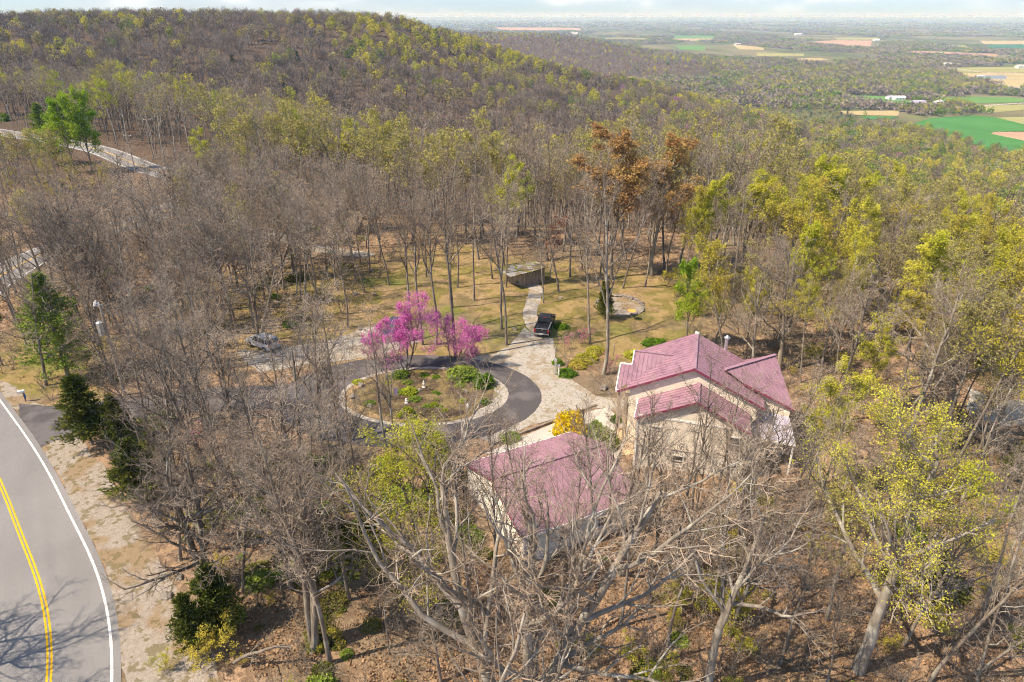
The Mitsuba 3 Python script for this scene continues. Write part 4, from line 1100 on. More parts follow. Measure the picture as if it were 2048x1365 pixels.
for i_ in range(3):
    wd, cr_ = far_bare(300 + i_); group(f'kind_farbare_{i_}', 14, trunk=(wd, 'far_trunk'), crown=(cr_, 'far_twig'))
    wd2, cr2 = far_bare(310 + i_, 70, w_=.34, limbs=2); group(f'kind_dstbare_{i_}', 14, crown=(cr2, 'far_twig'))
    wd, cl = far_leaf(320 + i_); wd2, cl2 = far_leaf(330 + i_, 70, size=1.3)
    for col in ('olive', 'yellow', 'green', 'pink'):
        scene[f'kind_far{col}_{i_}'] = {'type': 'shapegroup', 'trunk': scene[f'kind_farbare_{i_}']['trunk'], 'crown': mikit.ply(cl.get(), 'far_' + col)}; PLY[f'kind_far{col}_{i_}'] = 14
        if col != 'pink': scene[f'kind_dst{col}_{i_}'] = {'type': 'shapegroup', 'crown': mikit.ply(cl2.get(), 'far_' + col)}; PLY[f'kind_dst{col}_{i_}'] = 14
    wd, nd = conifer(340 + i_, 10, 2.6, 8, 4, 5, 1.2, .7, shape=.8)
    scene[f'kind_farcedar_{i_}'] = {'type': 'shapegroup', 'crown': mikit.ply(nd.get(), 'far_cedar')}; PLY[f'kind_farcedar_{i_}'] = 10
    scene[f'kind_dstcedar_{i_}'] = scene[f'kind_farcedar_{i_}'].copy(); PLY[f'kind_dstcedar_{i_}'] = 10
# patches of far woodland, many crowns each
for nm, mat in (('bare', 'far_twig'), ('olive', 'far_olive'), ('green', 'far_green')):
    r = np.random.default_rng(len(nm))
    q = np.c_[r.uniform(-22, 22, (26, 2)), r.uniform(5, 9, 26)]
    c = np.repeat(q, 9, 0) + r.normal(size=(234, 3)) * [2.6, 2.6, 2.2]
    group(f'kind_patch_{nm}', 14, crown=(leaves(7, c, 234, 3.4, .5), mat))

# ------------------------------------------------------------------ planting
rng = np.random.default_rng(7)
HOUSE_P = unary_union([affinity.translate(affinity.rotate(shapely.box(-7, -1, 9.3, 11), math.degrees(H_A), origin=(0, 0)), *H_O), affinity.translate(affinity.rotate(shapely.box(-5.4, -5.4, 5.4, 5.4), math.degrees(G_A), origin=(0, 0)), *G_O), Point(sp[0], sp[1] + 1.5).buffer(4.5)])
NOTREE = unary_union([FLAT.buffer(1.0), ISLAND.buffer(2), HOUSE_P.buffer(1.2)])
taken = []


def hero(kind, base, top, name='bare_tree', label=None, cat='tree', grp=None, h=None, sx=1.0, tilt=None, rot=None):
    p = at(*base); h = h or top_at(p[1], top); taken.append((p[0], p[1], 2.2))
    return plant(name, kind, p[0], p[1], h, rot, label, cat, grp, sx=sx, tilt=tilt)


# the big trees in front, each grown by itself
def own(name, base_xy, seed, label, wood_mat, twig_mat, leaf=None, leaf_n=0, leaf_size=.15, keep=None, **kw):
    key = numbered(name); wd, tw, pts = make_tree(seed, **kw)
    M = frame(base_xy[0], base_xy[1], float(terr(*base_xy)), kw.get('rz', 0))
    put(f'{key}__trunk', wd, wood_mat, True, M); put(f'{key}__crown', tw, twig_mat, False, M)
    if leaf: put(f'{key}__foliage', leaves(seed, pts, leaf_n, leaf_size, .18, keep=keep), leaf, False, M)
    tag(key, label, 'tree'); taken.append((*base_xy, 3))


own('bare_tree', (0.6, 26.0), 554, 'large many-stemmed bare tree spreading in front of the garage roof', 'bark_pale', 'twig_tan', H=21.2, r0=.40, stems=3, clear=.2, n=(10, 8, 7, 5), lenf=(.66, .5, .5, .5), ang=(24, 54), up=(.11, .06, .04, .03), wob=.16, stem_spread=.2, lr=.66, sides=(10, 7, 5, 3))
own('spring_tree', tuple(at(1716, 1340)), 523, 'tall pale-barked tree with bright yellow-green new leaves right of the house', 'bark_pale', 'twig_grey', 'leaf_yellow', 15000, .092, lr=.68, H=18.4, r0=.40, stems=1, clear=.36, n=(12, 8, 7, 5), lenf=(.49, .52, .5, .5), ang=(28, 58), up=(.09, .06, .04, .03), wob=.14, sides=(10, 7, 5, 3), lean=.04)
own('spring_tree', tuple(at(872, 1235)), 546, 'slender tree with yellow-green new leaves left of the garage', 'bark_grey', 'twig_tan', 'leaf_yellow', 15000, .098, keep=lambda q: (q[:, 0] < 1.2), H=14.0, r0=.22, stems=2, clear=.2, n=(12, 8, 6, 4), lenf=(.55, .52, .5, .5), ang=(30, 62), up=(.1, .07, .05, .03), stem_spread=.14, sides=(8, 6, 4, 3))
own('bare_tree', tuple(at(1408, 1395)), 516, 'pale bare tree forking low and leaning right in front of the house wall', 'bark_pale', 'twig_grey', H=15, r0=.3, stems=1, clear=.38, n=(11, 8, 7, 4), lenf=(.55, .5, .5, .5), ang=(24, 52), up=(.08, .06, .05, .03), lean=.1, wob=.14, sides=(9, 7, 5, 3))
own('bare_tree', tuple(at(1918, 850)), 515, 'big leaning bare tree with long pale limbs at the right edge of the wood', 'bark_pale', 'twig_grey', H=17, r0=.45, stems=2, clear=.3, n=(9, 7, 6, 4), lenf=(.6, .5, .5, .5), ang=(28, 58), stem_spread=.22, sides=(9, 6, 4, 3))
own('bare_tree', tuple(at(412, 1158)), 520, 'dark forked bare tree leaning over the gravel verge', 'bark_grey', 'twig_grey', H=13, r0=.3, stems=2, clear=.22, n=(13, 8, 7, 4), lenf=(.58, .52, .5, .5), ang=(28, 60), up=(.05, .04, .03, .02), stem_spread=.3, sides=(9, 6, 4, 3))
own('bare_tree', tuple(at(205, 600)), 463, 'broad spreading bare tree rising from the left wood near the pine', 'bark_grey', 'twig_grey', H=17, r0=.42, stems=2, clear=.22, n=(14, 8, 7, 4), lenf=(.62, .52, .5, .5), ang=(30, 64), up=(.07, .05, .04, .02), stem_spread=.2, sides=(9, 6, 4, 3))
own('bare_tree', tuple(at(628, 1290)), 471, 'clump of tall dark stems in front of the left driveway', 'bark_grey', 'twig_grey', H=15.5, r0=.26, stems=4, clear=.3, n=(11, 7, 7, 4), lenf=(.42, .5, .5, .5), ang=(26, 56), stem_spread=.13, sides=(8, 6, 4, 3))
own('redbud_tree', tuple(at(812, 742)), 516, 'magenta flowering tree in front of the dark blue car', 'bark_grey', 'twig_grey', 'blossom_magenta', 14000, .115, H=8.0, r0=.11, stems=3, clear=.28, n=(8, 7, 6, 3), lenf=(.55, .55, .5, .5), ang=(30, 65), up=(.06, .04, .02, .0), twig_r=.009, sides=(5, 4, 3, 3), stem_spread=.35, twig_k=2)
own('redbud_tree', tuple(at(905, 738)), 565, 'magenta flowering tree right of the larger one by the loop', 'bark_grey', 'twig_grey', 'blossom_magenta', 9500, .115, H=6.4, r0=.10, stems=3, clear=.28, n=(8, 7, 6, 3), lenf=(.55, .55, .5, .5), ang=(30, 65), up=(.06, .04, .02, .0), twig_r=.009, sides=(5, 4, 3, 3), stem_spread=.35, twig_k=2)
# trees across the road, just outside the frame, throw their shade on the asphalt
for i_, (x, y, h) in enumerate(((-36.3, 28.0, 13.5), (-39, 31, 13), (-35.5, 24.5, 13))):
    plant('bare_tree', f'kind_wide_{i_}', x, y, h, 40 * i_, 'bare tree standing across the road from the gravel verge', 'tree', 'bare trees across the road'); taken.append((x, y, 3))

MARKS = [(at(138, 756), 'the green pine'), (at(250, 790), 'the transformer pole'), (at(205, 600), 'the broad spreading tree'), (at(527, 694), 'the silver car'), (at(185, 890), 'the driveway cedars'), (at(412, 1158), 'the leaning forked tree'), (at(440, 1262), 'the dense cedar'),
         (at(628, 1290), 'the clump of dark stems'), (at(560, 480), 'the gravel lane'), (at(785, 668), 'the dark blue car'), (at(1050, 560), 'the old shed'), (at(1270, 560), 'the orange-brown tree'), (at(1372, 690), 'the fresh green tree'), (at(1500, 560), 'the bright rim clump'), (at(1850, 620), 'the golden tree'),
         (at(1918, 850), 'the leaning tree'), (at(1640, 900), 'the porch roof'), (at(1716, 1340), 'the pale-barked yellow tree'), (at(1408, 1395), 'the low forked tree'), (at(1130, 1040), 'the garage wall'), (at(1380, 1000), 'the house wall'), (at(1000, 1330), 'the many-stemmed tree'), (at(872, 1235), 'the slender yellow tree'),
         (at(400, 400), 'the far road bend'), (at(830, 420), 'the yellow-green rim'), (at(2000, 1000), 'the right edge'), (at(1980, 820), 'the pale track'), (at(60, 540), 'the road at the left edge'), (at(300, 680), 'the wood\'s middle'), (at(430, 560), 'the inner cedar'), (at(640, 430), 'the trunks left of the shed'), (at(1120, 430), 'the reddish tree'), (at(1720, 480), 'the right rim')]


def mark(x, y): return min(MARKS, key=lambda m_: (m_[0][0] - x) ** 2 + (m_[0][1] - y) ** 2)[1]


# trunks one can pick out round the clearing
TR = [((845, 690), 330, 0), ((1003, 657), 335, 1), ((1013, 690), 350, 4), ((1181, 690), 345, 3), ((1207, 748), 285, 2), ((872, 690), 325, 0), ((826, 682), 300, 3), ((912, 715), 300, 1),
      ((1118, 586), 300, 3), ((1087, 606), 420, 2), ((915, 575), 330, 0), ((740, 545), 330, 4), ((730, 585), 350, 3), ((760, 520), 300, 0), ((852, 555), 320, 1), ((778, 570), 310, 3), ((695, 655), 390, 0), ((600, 600), 380, 3), ((630, 560), 360, 0),
      ((948, 600), 330, 4), ((985, 560), 320, 0), ((1140, 555), 300, 1), ((1165, 540), 310, 3), ((1200, 560), 300, 0), ((1245, 578), 300, 3), ((1290, 575), 330, 0), ((1330, 560), 340, 4), ((1560, 700), 480, 3), ((1500, 655), 470, 0), ((1440, 640), 480, 1), ((1640, 690), 520, 4),
      ((690, 945), 600, 0), ((790, 900), 640, 5), ((775, 905), 620, 2), ((460, 830), 560, 0), ((330, 800), 560, 3), ((300, 880), 560, 1), ((485, 1185), 850, 3), ((660, 1325), 760, 4), ((700, 1010), 690, 1), ((590, 960), 640, 3),
      ((450, 1010), 640, 6), ((610, 1040), 650, 7), ((450, 960), 600, 8), ((400, 905), 560, 3), ((350, 1005), 660, 6), ((480, 1085), 720, 1), ((600, 1125), 740, 7), ((300, 945), 610, 4), ((720, 1055), 700, 0), ((642, 900), 590, 6), ((585, 1180), 790, 8), ((700, 1200), 800, 1), ((1385, 1025), 690, 0), ((1525, 992), 700, 3), ((1290, 1065), 770, 1), ((1180, 1150), 800, 4), ((1480, 1085), 830, 0), ((1080, 1165), 830, 3), ((1350, 1115), 800, 1), ((1640, 1040), 780, 0), ((1000, 1240), 840, 3), ((1215, 1075), 800, 0), ((1440, 1150), 840, 4), ((1545, 1105), 850, 3), ((940, 1160), 860, 1), ((1420, 1060), 760, 7), ((1310, 1110), 840, 6), ((1240, 1150), 830, 7), ((1490, 1040), 780, 8), ((1370, 1190), 850, 0), ((1858, 1362), 880, 3), ((1560, 1330), 1040, 1), ((1330, 1320), 960, 4), ((1300, 1200), 900, 0), ((1975, 890), 520, 2), ((1240, 1250), 880, 1), ((1460, 1180), 800, 3), ((1600, 1180), 800, 0), ((1960, 1240), 900, 1), ((1130, 1290), 900, 3)]
for (b, t_, k_) in TR:
    zone = 'at the clearing edge' if b[1] < 700 and b[0] < 1420 else 'in the left wood' if b[0] < 1000 and b[1] < 1100 else 'in front of the house' if b[1] > 1100 else 'behind the house'
    hero(f'kind_bare_{k_}' if k_ < 6 else f'kind_wide_{k_ - 6}', b, t_, label='tall bare tree nearest ' + mark(*at(*b)) + ' ' + zone, grp='tall bare trees ' + zone + ' by ' + mark(*at(*b)), sx=.85)

# leafing and flowering trees
for kind, b, t_, lab, sx, nm in [
    ('kind_yellow_0', (1400, 575), 362, 'yellow-green leafing tree left of two brighter ones on the wooded rim', 1.0, 'spring_tree'), ('kind_yellow_1', (1475, 570), 345, 'yellow-green leafing tree in the middle of the bright rim clump', 1.15, 'spring_tree'),
    ('kind_yellow_2', (1585, 560), 322, 'brightest lime yellow tree crown on the wooded rim', 1.35, 'spring_tree'), ('kind_gold_3', (1360, 590), 372, 'golden leafing tree beside the orange-brown one', .9, 'spring_tree'),
    ('kind_orange_0', (1225, 560), 272, 'orange-brown budding tree crown above the clearing, left half', 1.5, 'budding_tree'), ('kind_orange_2', (1305, 552), 285, 'orange-brown budding tree crown above the clearing, right half', 1.4, 'budding_tree'),
    ('kind_lime_1', (1012, 575), 320, 'thin tree with scattered yellow leaves behind the shed path', .8, 'spring_tree'), ('kind_red_2', (1100, 560), 430, 'small reddish budding tree behind the shed', 1.1, 'budding_tree'),
    ('kind_gold_0', (1610, 650), 440, 'pale gold leafing tree above the right wing of the house', 1.1, 'spring_tree'), ('kind_yellow_3', (1722, 700), 482, 'yellow-green tree with a pointed crown in the right wood', .9, 'spring_tree'),
    ('kind_gold_1', (1800, 780), 575, 'golden orange leafing tree in the right wood', 1.3, 'spring_tree'), ('kind_yellow_0', (1725, 830), 640, 'yellow-green tree with forked pale trunks in the right wood', 1.1, 'spring_tree'),
    ('kind_yellow_1', (1912, 850), 665, 'small yellow-green tree at the foot of the leaning bare tree', 1.0, 'spring_tree'), ('kind_yellow_2', (1612, 975), 722, 'yellow leafing tree partly covering the right wing of the house', 1.15, 'spring_tree'),
    ('kind_olive_1', (1540, 560), 400, 'olive budding tree in front of the bright rim clump', 1.1, 'budding_tree'), ('kind_gold_2', (1850, 700), 520, 'pale gold budding tree high in the right wood', 1.0, 'spring_tree'),
    ('kind_fresh_0', (1372, 690), 528, 'fresh green tree just behind the house roof', .75, 'green_tree'), ('kind_olive_3', (1425, 690), 535, 'brown-green thicket tree right of the fresh green one', 1.2, 'budding_tree'),
    ('kind_lime_2', (430, 400), 262, 'soft lime tree left of a similar one on the far side of the road', 1.2, 'spring_tree'), ('kind_lime_3', (520, 405), 285, 'soft lime tree right of a similar one on the far side of the road', 1.2, 'spring_tree'),
    ('kind_fresh_1', (150, 345), 190, 'bright green tree beside the dark pine on the far road, left one', .95, 'green_tree'), ('kind_fresh_0', (185, 345), 192, 'bright green tree on the far road, right one nearest the bare trunks', .85, 'green_tree'),
    ('kind_yellow_3', (390, 262), 140, 'bright yellow-green tree standing out on the far wooded rise', 1.1, 'spring_tree'), ('kind_yellow_1', (700, 400), 232, 'yellow-green tree at the rim left of two like it', 1.1, 'spring_tree'), ('kind_yellow_0', (780, 395), 222, 'yellow-green tree in the middle of the far rim', 1.3, 'spring_tree'),
    ('kind_yellow_2', (860, 400), 250, 'yellow-green tree at the rim right of two like it', 1.1, 'spring_tree'), ('kind_lime_0', (610, 385), 215, 'lime tree at the left end of the yellow-green rim', 1.1, 'spring_tree'), ('kind_gold_3', (1010, 420), 268, 'pale gold tree behind the thin yellow one', 1.0, 'spring_tree')]:
    hero(kind, b, t_, name=nm, label=lab, sx=sx)
for b, t_, sx, lab in (((765, 730), 672, 1.2, 'small magenta flowering tree at the left end of the row by the loop'),):
    hero(f'kind_redbud_{len(lab) % 3}', b, t_, name='redbud_tree', label=lab, sx=sx)
for b, t_, lab in (((135, 715), 640, 'thin magenta blossom among the bare trees right of the pine'), ((395, 905), 850, 'thin magenta blossom low in the wood by the driveway mouth')):
    hero('kind_pink_0', b, t_, name='redbud_tree', label=lab)
for kind, b, t_, sx, lab, nm in [('kind_pine_0', (138, 756), 545, 1.35, 'green pine at the left edge above the mailbox', 'pine_tree'), ('kind_pine_1', (105, 330), 205, 1.3, 'dark green pine beside the far road', 'pine_tree'),
    ('kind_cedar_0', (185, 890), 752, 1.25, 'dark cedar at the mouth of the driveway', 'cedar_tree'), ('kind_cedar_1', (245, 890), 790, 1.1, 'dark cedar just right of the one at the driveway mouth', 'cedar_tree'), ('kind_cedar_1', (285, 1010), 880, 1.3, 'green cedar behind the leaning bare tree by the verge', 'cedar_tree'),
    ('kind_cedar_0', (325, 960), 860, 1.1, 'green cedar deeper in the wood behind the leaning tree', 'cedar_tree'), ('kind_cedar_1', (440, 1262), 1130, 1.2, 'dense cedar at the foot of the forked tree', 'cedar_tree'), ('kind_cedar_0', (390, 1300), 1190, 1.0, 'smaller cedar nearest the gravel verge', 'cedar_tree'),
    ('kind_pine_0', (835, 905), 822, .75, 'small pine at the near side of the driveway loop', 'pine_tree'), ('kind_pine_1', (863, 905), 840, .7, 'smaller pine right of the one by the loop', 'pine_tree'), ('kind_cedar_0', (690, 1160), 1040, 1.2, 'dark green cedar in the undergrowth in front of the garage side', 'cedar_tree'),
    ('kind_cedar_1', (640, 1110), 1010, 1.2, 'dark green cedar left of its like in the undergrowth', 'cedar_tree'), ('kind_cedar_0', (2030, 960), 880, 1.3, 'dark cedar at the right edge below the pale track', 'cedar_tree'), ('kind_cedar_0', (1208, 640), 560, .9, 'grey-green evergreen on the lawn behind the pickup truck', 'cedar_tree'),
    ('kind_cedar_1', (130, 385), 365, 1.2, 'small round cedar in the field left of the far road', 'cedar_tree'), ('kind_cedar_0', (345, 372), 340, 1.2, 'dark cedar at the bend of the far road', 'cedar_tree'), ('kind_cedar_1', (430, 520), 450, 1.2, 'dark cedar among bare trunks behind the left wood', 'cedar_tree'),
    ('kind_cedar_1', (1860, 1190), 1090, 1.2, 'dark cedar under the pale-barked yellow tree', 'cedar_tree'), ('kind_cedar_0', (740, 1090), 1010, 1.2, 'dark cedar nearest the white garage wall', 'cedar_tree')]:
    hero(kind, b, t_, name=nm, label=lab, sx=sx)
for kind, b, w_, h_, lab in [('kind_bush_yellow', (1140, 866), 2.1, 2.9, 'bright yellow flowering bush between garage and house'), ('kind_bush_dark', (1208, 890), 1.7, 2.2, 'dark evergreen bush right of the yellow flowering one'), ('kind_bush_dark', (1190, 868), 1.1, 1.8, 'dark evergreen bush behind the yellow flowering one'),
    ('kind_bush_green', (1132, 748), 1.5, .6, 'low bright green plants at the gravel edge by the pale posts'), ('kind_bush_green', (1116, 728), .9, .7, 'small bright green bush behind the pale posts'), ('kind_bush_dark', (1020, 878), 1.3, .7, 'low spiky green clump on the concrete pad'),
    ('kind_bush_lime', (818, 785), 1.2, .7, 'lime green low bush in the middle of the island'), ('kind_bush_green', (968, 770), 1.6, 1.6, 'leafy green bush at the right end of the island'), ('kind_bush_dark', (925, 752), 2.2, 1.3, 'dark green bush at the back of the island'), ('kind_bush_dark', (800, 752), 1.3, .8, 'dark low bush at the back left of the island'),
    ('kind_bush_lime', (868, 812), .6, .5, 'small lime tuft at the front of the island'), ('kind_bush_gold', (1172, 720), 1.7, 1.1, 'yellow-orange shrub on the bank beside the gravel drive'), ('kind_bush_gold', (1155, 733), 1.3, .9, 'yellow-orange shrub nearest the gravel drive'), ('kind_bush_gold', (1190, 705), 1.4, 1.0, 'yellow-orange shrub behind its twin on the bank'),
    ('kind_bush_lime', (1270, 712), 1.6, .8, 'lime green shrub behind the upper roof corner'), ('kind_bush_green', (1310, 690), 2.0, .9, 'green shrub row behind the house roof'), ('kind_bush_green', (1122, 655), 1.4, .5, 'green ground plants right of the pickup truck'), ('kind_bush_green', (10, 243), 3.0, 3.6, 'bright green bush at the far left beyond the road'),
    ('kind_bush_green', (1232, 842), .8, .8, 'small green bush by the patio'), ('kind_bush_lime', (715, 765), .8, .4, 'low green plants at the left of the island'), ('kind_bush_gold', (1490, 985), 1.6, 1.0, 'golden shrub at the foot of the house wall')]:
    p = at(*b); plant('shrub', kind, p[0], p[1], h_, None, lab, 'bush', sx=w_ / h_)
for b, h_, lab in (((1222, 750), 2.6, 'pink flowering shrub beside the tall trunk left of the roof'), ((1160, 690), 2.4, 'pink flowering shrub on the bank right of the truck'), ((1140, 700), 2.2, 'thin pink shrub nearest the truck'), ((1100, 1015), 2.0, 'reddish shrub at the corner of the garage')):
    hero('kind_pink_1', b, 0, name='shrub', label=lab, cat='bush', h=h_, sx=1.2)
for b, h_, lab in (((1133, 735), 4.2, 'bare twiggy shrub beside the pale posts'), ((1190, 790), 3.2, 'bare twiggy shrub on the bank left of the house'), ((1230, 780), 3.0, 'bare twiggy shrub nearest the house corner')):
    hero('kind_sapling_1', b, 0, name='shrub', label=lab, cat='bush', h=h_)
for b, h_, lab in (((455, 1310), 3.0, 'yellow budding shrub under the dense cedar'), ((400, 1340), 2.4, 'yellow budding shrub at the bottom of the verge'), ((330, 1340), 1.6, 'low yellow shrub nearest the road at the bottom')):
    hero('kind_goldshrub_0', b, 0, name='shrub', label=lab, cat='bush', h=h_, sx=1.3)
# fallen bough at the bottom of the picture
a_, b_ = at(470, 1338), at(585, 1305)
r_ = np.random.default_rng(4)
P_ = walk(r_, np.array([[a_[0], a_[1], .5]]), np.array([[b_[0] - a_[0], b_[1] - a_[1], .6]]), np.array([4.2]), 8, .2, 0)
R__ = .13 * np.linspace(1, .5, 8)[None]
mb = MB(); mb.add(*tubes(P_, R__, 8)); Q_, S_, L_ = shoots(r_, P_, R__, np.array([4.2]), 8, .1, 1, (30, 70), .45, .5, 5, .25, .02)
mb.add(*tubes(Q_, S_, 5)); Q_, S_, L_ = shoots(r_, Q_, S_, L_, 5, .2, 1, (30, 60), .5, .5, 4, .2, .02); mb.add(*tubes(Q_, S_, 3))
k = put('fallen_bough', mb, 'bark_grey', True); tag(k, 'pale lichen-grey broken bough lying at the bottom of the wood', 'branch')

# ------------------------------------------------------------------ the woods
TAK = None


def free(x, y, gap=1.6):
    if shapely.contains(NOTREE, Point(x, y)): return False
    return all((x - a) ** 2 + (y - b) ** 2 > (gap + c * .4) ** 2 for a, b, c in taken)


def fill(region, per, gap=1.6):
    """Random free spots in a polygon, one per so many square metres."""
    x0, y0, x1, y1 = region.bounds; out = []
    for _ in range(int((x1 - x0) * (y1 - y0) / per)):
        x, y = rng.uniform(x0, x1), rng.uniform(y0, y1)
        if region.contains(Point(x, y)) and free(x, y, gap): out.append((x, y)); taken.append((x, y, gap))
    return out


VIEW = poly([(640, 655), (700, 620), (1310, 610), (1320, 700), (1310, 1000), (1000, 1120), (860, 960), (640, 850), (470, 800), (470, 700)]).union(poly([(490, 690), (575, 690), (620, 900), (500, 900)]))
Z_A = Polygon([(-79.3, 65.5), (-56.2, 65.5), (-40.1, 65.5), (-32, 69.3), (-29.8, 82.7), (-23.7, 90.2), (-21.4, 117.9), (-28.9, 134.1), (-72.8, 143), (-79.9, 114.3)]).difference(VIEW)
Z_A2 = poly([(130, 850), (480, 800), (690, 880), (760, 960), (640, 1000), (250, 930)]).difference(VIEW)
Z_B = poly([(225, 930), (640, 930), (700, 1010), (640, 1340), (470, 1365), (420, 1200), (330, 1080)])
Z_C = Polygon([(-71.8, 144.7), (-28.9, 135), (-19.5, 116.1), (-9.8, 107), (7.8, 105.1), (25.5, 101.4), (39.1, 108.8), (58.1, 125.2), (62.7, 156.1), (28.1, 177.5), (-56, 185.9), (-68.3, 160.4)])
Z_C2 = Polygon([(-29.7, 86.5), (-5.9, 86.5), (-2, 101.4), (-21.4, 114.3)])
Z_D = Polygon([(25, 73.1), (33.3, 57.7), (36.5, 47.9), (48.7, 47.9), (60.5, 57.7), (79.6, 78.9), (96.2, 102.3), (96.9, 125.2), (62.7, 156.1), (58.2, 123.4), (25.6, 97.7)])
Z_E = poly([(1320, 1060), (1560, 1010), (1700, 950), (2048, 900), (2048, 1420), (1250, 1420)])
Z_F = poly([(720, 1180), (960, 1110), (1250, 1080), (1320, 1120), (1320, 1420), (680, 1420)])
nb = 0
BARE_MOST = 290
spots = []
for reg, per, gap, hh, mixk, zone in ((Z_A, 14, 1.5, (12, 17), (('bare', .52), ('wide', .44), ('olive', .04)), 'in the left wood'), (Z_A2, 15, 1.6, (10, 15), (('bare', .5), ('wide', .5)), 'by the driveway entrance'),
                                (Z_B, 15, 1.5, (9, 15), (('bare', .6), ('wide', .4)), 'in the verge thicket'), (Z_C2, 85, 3.0, (18, 23), (('bare', 1.0),), 'on the clearing lawn'),
                                (Z_D, 21, 1.5, (11, 19), (('bare', .46), ('olive', .26), ('gold', .08), ('yellow', .10), ('wide', .10)), 'in the right wood'), (Z_E, 13, 1.7, (7, 13), (('bare', .55), ('wide', .33), ('olive', .12)), 'below the house'),
                                (Z_F, 22, 1.8, (6, 12), (('bare', .45), ('wide', .45), ('olive', .1)), 'below the garage'), (Z_C, 27, 1.7, (18, 23), (('bare', .76), ('olive', .24)), 'in the tall wood')):
    for x, y in fill(reg, per, gap):
        u, c = rng.random(), 0
        for kd, pr in mixk:
            c += pr
            if u <= c: break
        spots.append((kd, x, y, rng.uniform(*hh), zone))
spots.sort(key=lambda s_: math.hypot(s_[1], s_[2]))
for kd, x, y, h, zone in spots:
    far_ = math.hypot(x, y) > 118
    nv = {'bare': NB, 'wide': 3}.get(kd, 4)
    kind = f'kind_{kd}_{rng.integers(nv)}'
    if far_ and kd == 'bare': kind = f'kind_mid_{rng.integers(4)}'
    if far_ and kd == 'olive': kind = f'kind_midolive_{rng.integers(4)}'
    if kd in ('bare', 'wide'):
        nb += 1
        if nb > BARE_MOST - 75: scatter('woodland', kind, x, y, h, rng.uniform(0, 360)); continue
        plant('bare_tree', kind, x, y, h, rng.uniform(0, 360), 'bare tree nearest ' + mark(x, y) + ' ' + zone, 'tree', 'bare trees ' + zone + ' by ' + mark(x, y), sx=rng.uniform(.8, 1.2), tilt=(rng.normal(), rng.normal(), abs(rng.normal() * 3)))
    else:
        adj = {'olive': 'olive budding', 'gold': 'pale gold leafing', 'yellow': 'yellow-green leafing'}[kd]
        plant('budding_tree', kind, x, y, h, rng.uniform(0, 360), f'{adj} tree nearest {mark(x, y)} {zone}', 'tree', f'{adj} trees {zone} by {mark(x, y)}', sx=rng.uniform(.85, 1.25), tilt=(rng.normal(), rng.normal(), abs(rng.normal() * 3)))

# farther woods that read as one mass: along the far road and down the slopes
def mid_wood(region, per, hh, pk, name='woodland'):
    for x, y in fill(region, per, 1.7):
        u = rng.random()
        kind = f'kind_mid_{rng.integers(4)}' if u > pk[0] + pk[1] else f'kind_midolive_{rng.integers(4)}' if u > pk[1] else f'kind_midlime_{rng.integers(4)}'
        scatter(name, kind, x, y, rng.uniform(*hh), rng.uniform(0, 360))


mid_wood(Polygon([(-222.9, 287.7), (-127.8, 221.1), (-97.5, 193.4), (-75.4, 169), (-55.9, 187.6), (28.1, 179.2), (18.2, 226.7), (-54.3, 234.6), (-106.4, 265.4), (-172.3, 309.4)]).buffer(0), 30, (16, 22), (.12, .07))
mid_wood(Polygon([(-90, 108.8), (-88.2, 143), (-87.1, 162.2), (-110.1, 185.9), (-159.6, 222.7), (-189.9, 236.1), (-177.3, 185.9), (-116.9, 116.1)]).difference(LineString(ROAD[ROAD[:, 1] > 174]).buffer(25)), 26, (9, 15), (.12, .02))
mid_wood(Polygon([(28.1, 179.2), (62.7, 157), (98.7, 127), (142.2, 160.4), (182.8, 218.7), (106.4, 265.4), (27, 242.4)]), 34, (11, 16), (.25, .12))
tag('woodland', 'mass of bare brown trees standing beyond the clearing and the road', 'trees', kind='stuff')

# hills: crown by crown
cnt = {}


def far_fill(n_try, az0, az1, d0, d1, per_clear, pre, lo=False):
    az = np.radians(rng.uniform(az0, az1, n_try)); d = np.sqrt(rng.uniform(d0 ** 2, d1 ** 2, n_try))
    x, y = d * np.sin(az), d * np.cos(az)
    z = terr(x, y)
    q = np.c_[x, y, x * 0]
    n1, n2, n3 = meshkit.fbm(q / 120, 3, 11), meshkit.fbm(q / 45, 3, 12), meshkit.fbm(q / 160, 3, 13)
    ok = z > PLAIN + 1.0
    edge = (~ok) & shapely.contains(PLAIN_WOOD, shapely.points(np.c_[x, y]))
    inroad = shapely.contains(ROAD_P.buffer(5), shapely.points(np.c_[x, y])) | shapely.contains(NEARWOOD, shapely.points(np.c_[x, y]))
    u = rng.random(n_try); v = rng.random(n_try)
    slope_r = np.clip((az * 57.3 - 6) / 20, 0, 1)       # greener down to the right
    for i in range(n_try):
        if inroad[i] or not (ok[i] or edge[i]): continue
        ye = np.clip((n1[i] - .5) * 4.5 + .12 + .24 * slope_r[i] + .4 * math.exp(-((az[i] * 57.3 + 4) / 6) ** 2) * (d[i] > 500), 0.04, .72)
        gr_ = np.clip((n2[i] - .55) * 2, 0, .3) * (.25 + slope_r[i]) + .13 * slope_r[i]
        ol = .11 + .24 * slope_r[i]
        ced = .012 + .10 * slope_r[i] * (n3[i] > .52)
        if u[i] < ced: c = 'cedar'
        elif u[i] < ced + gr_: c = 'green'
        elif u[i] < ced + gr_ + ye * .52: c = 'yellow'
        elif u[i] < ced + gr_ + ye * .52 + ol: c = 'olive'
        elif not lo and .3 < n3[i] < .42 and v[i] < .06: c = 'pink'
        else: c = 'bare'
        h = rng.uniform(11, 17) * (.62 if c == 'cedar' else 1)
        scatter('hill_forest', f'kind_{pre}{c}_{rng.integers(3)}', x[i], y[i], h, v[i] * 360, z[i], sx=rng.uniform(.9, 1.35))


def plain_poly(pts): return poly(pts, PLAIN)


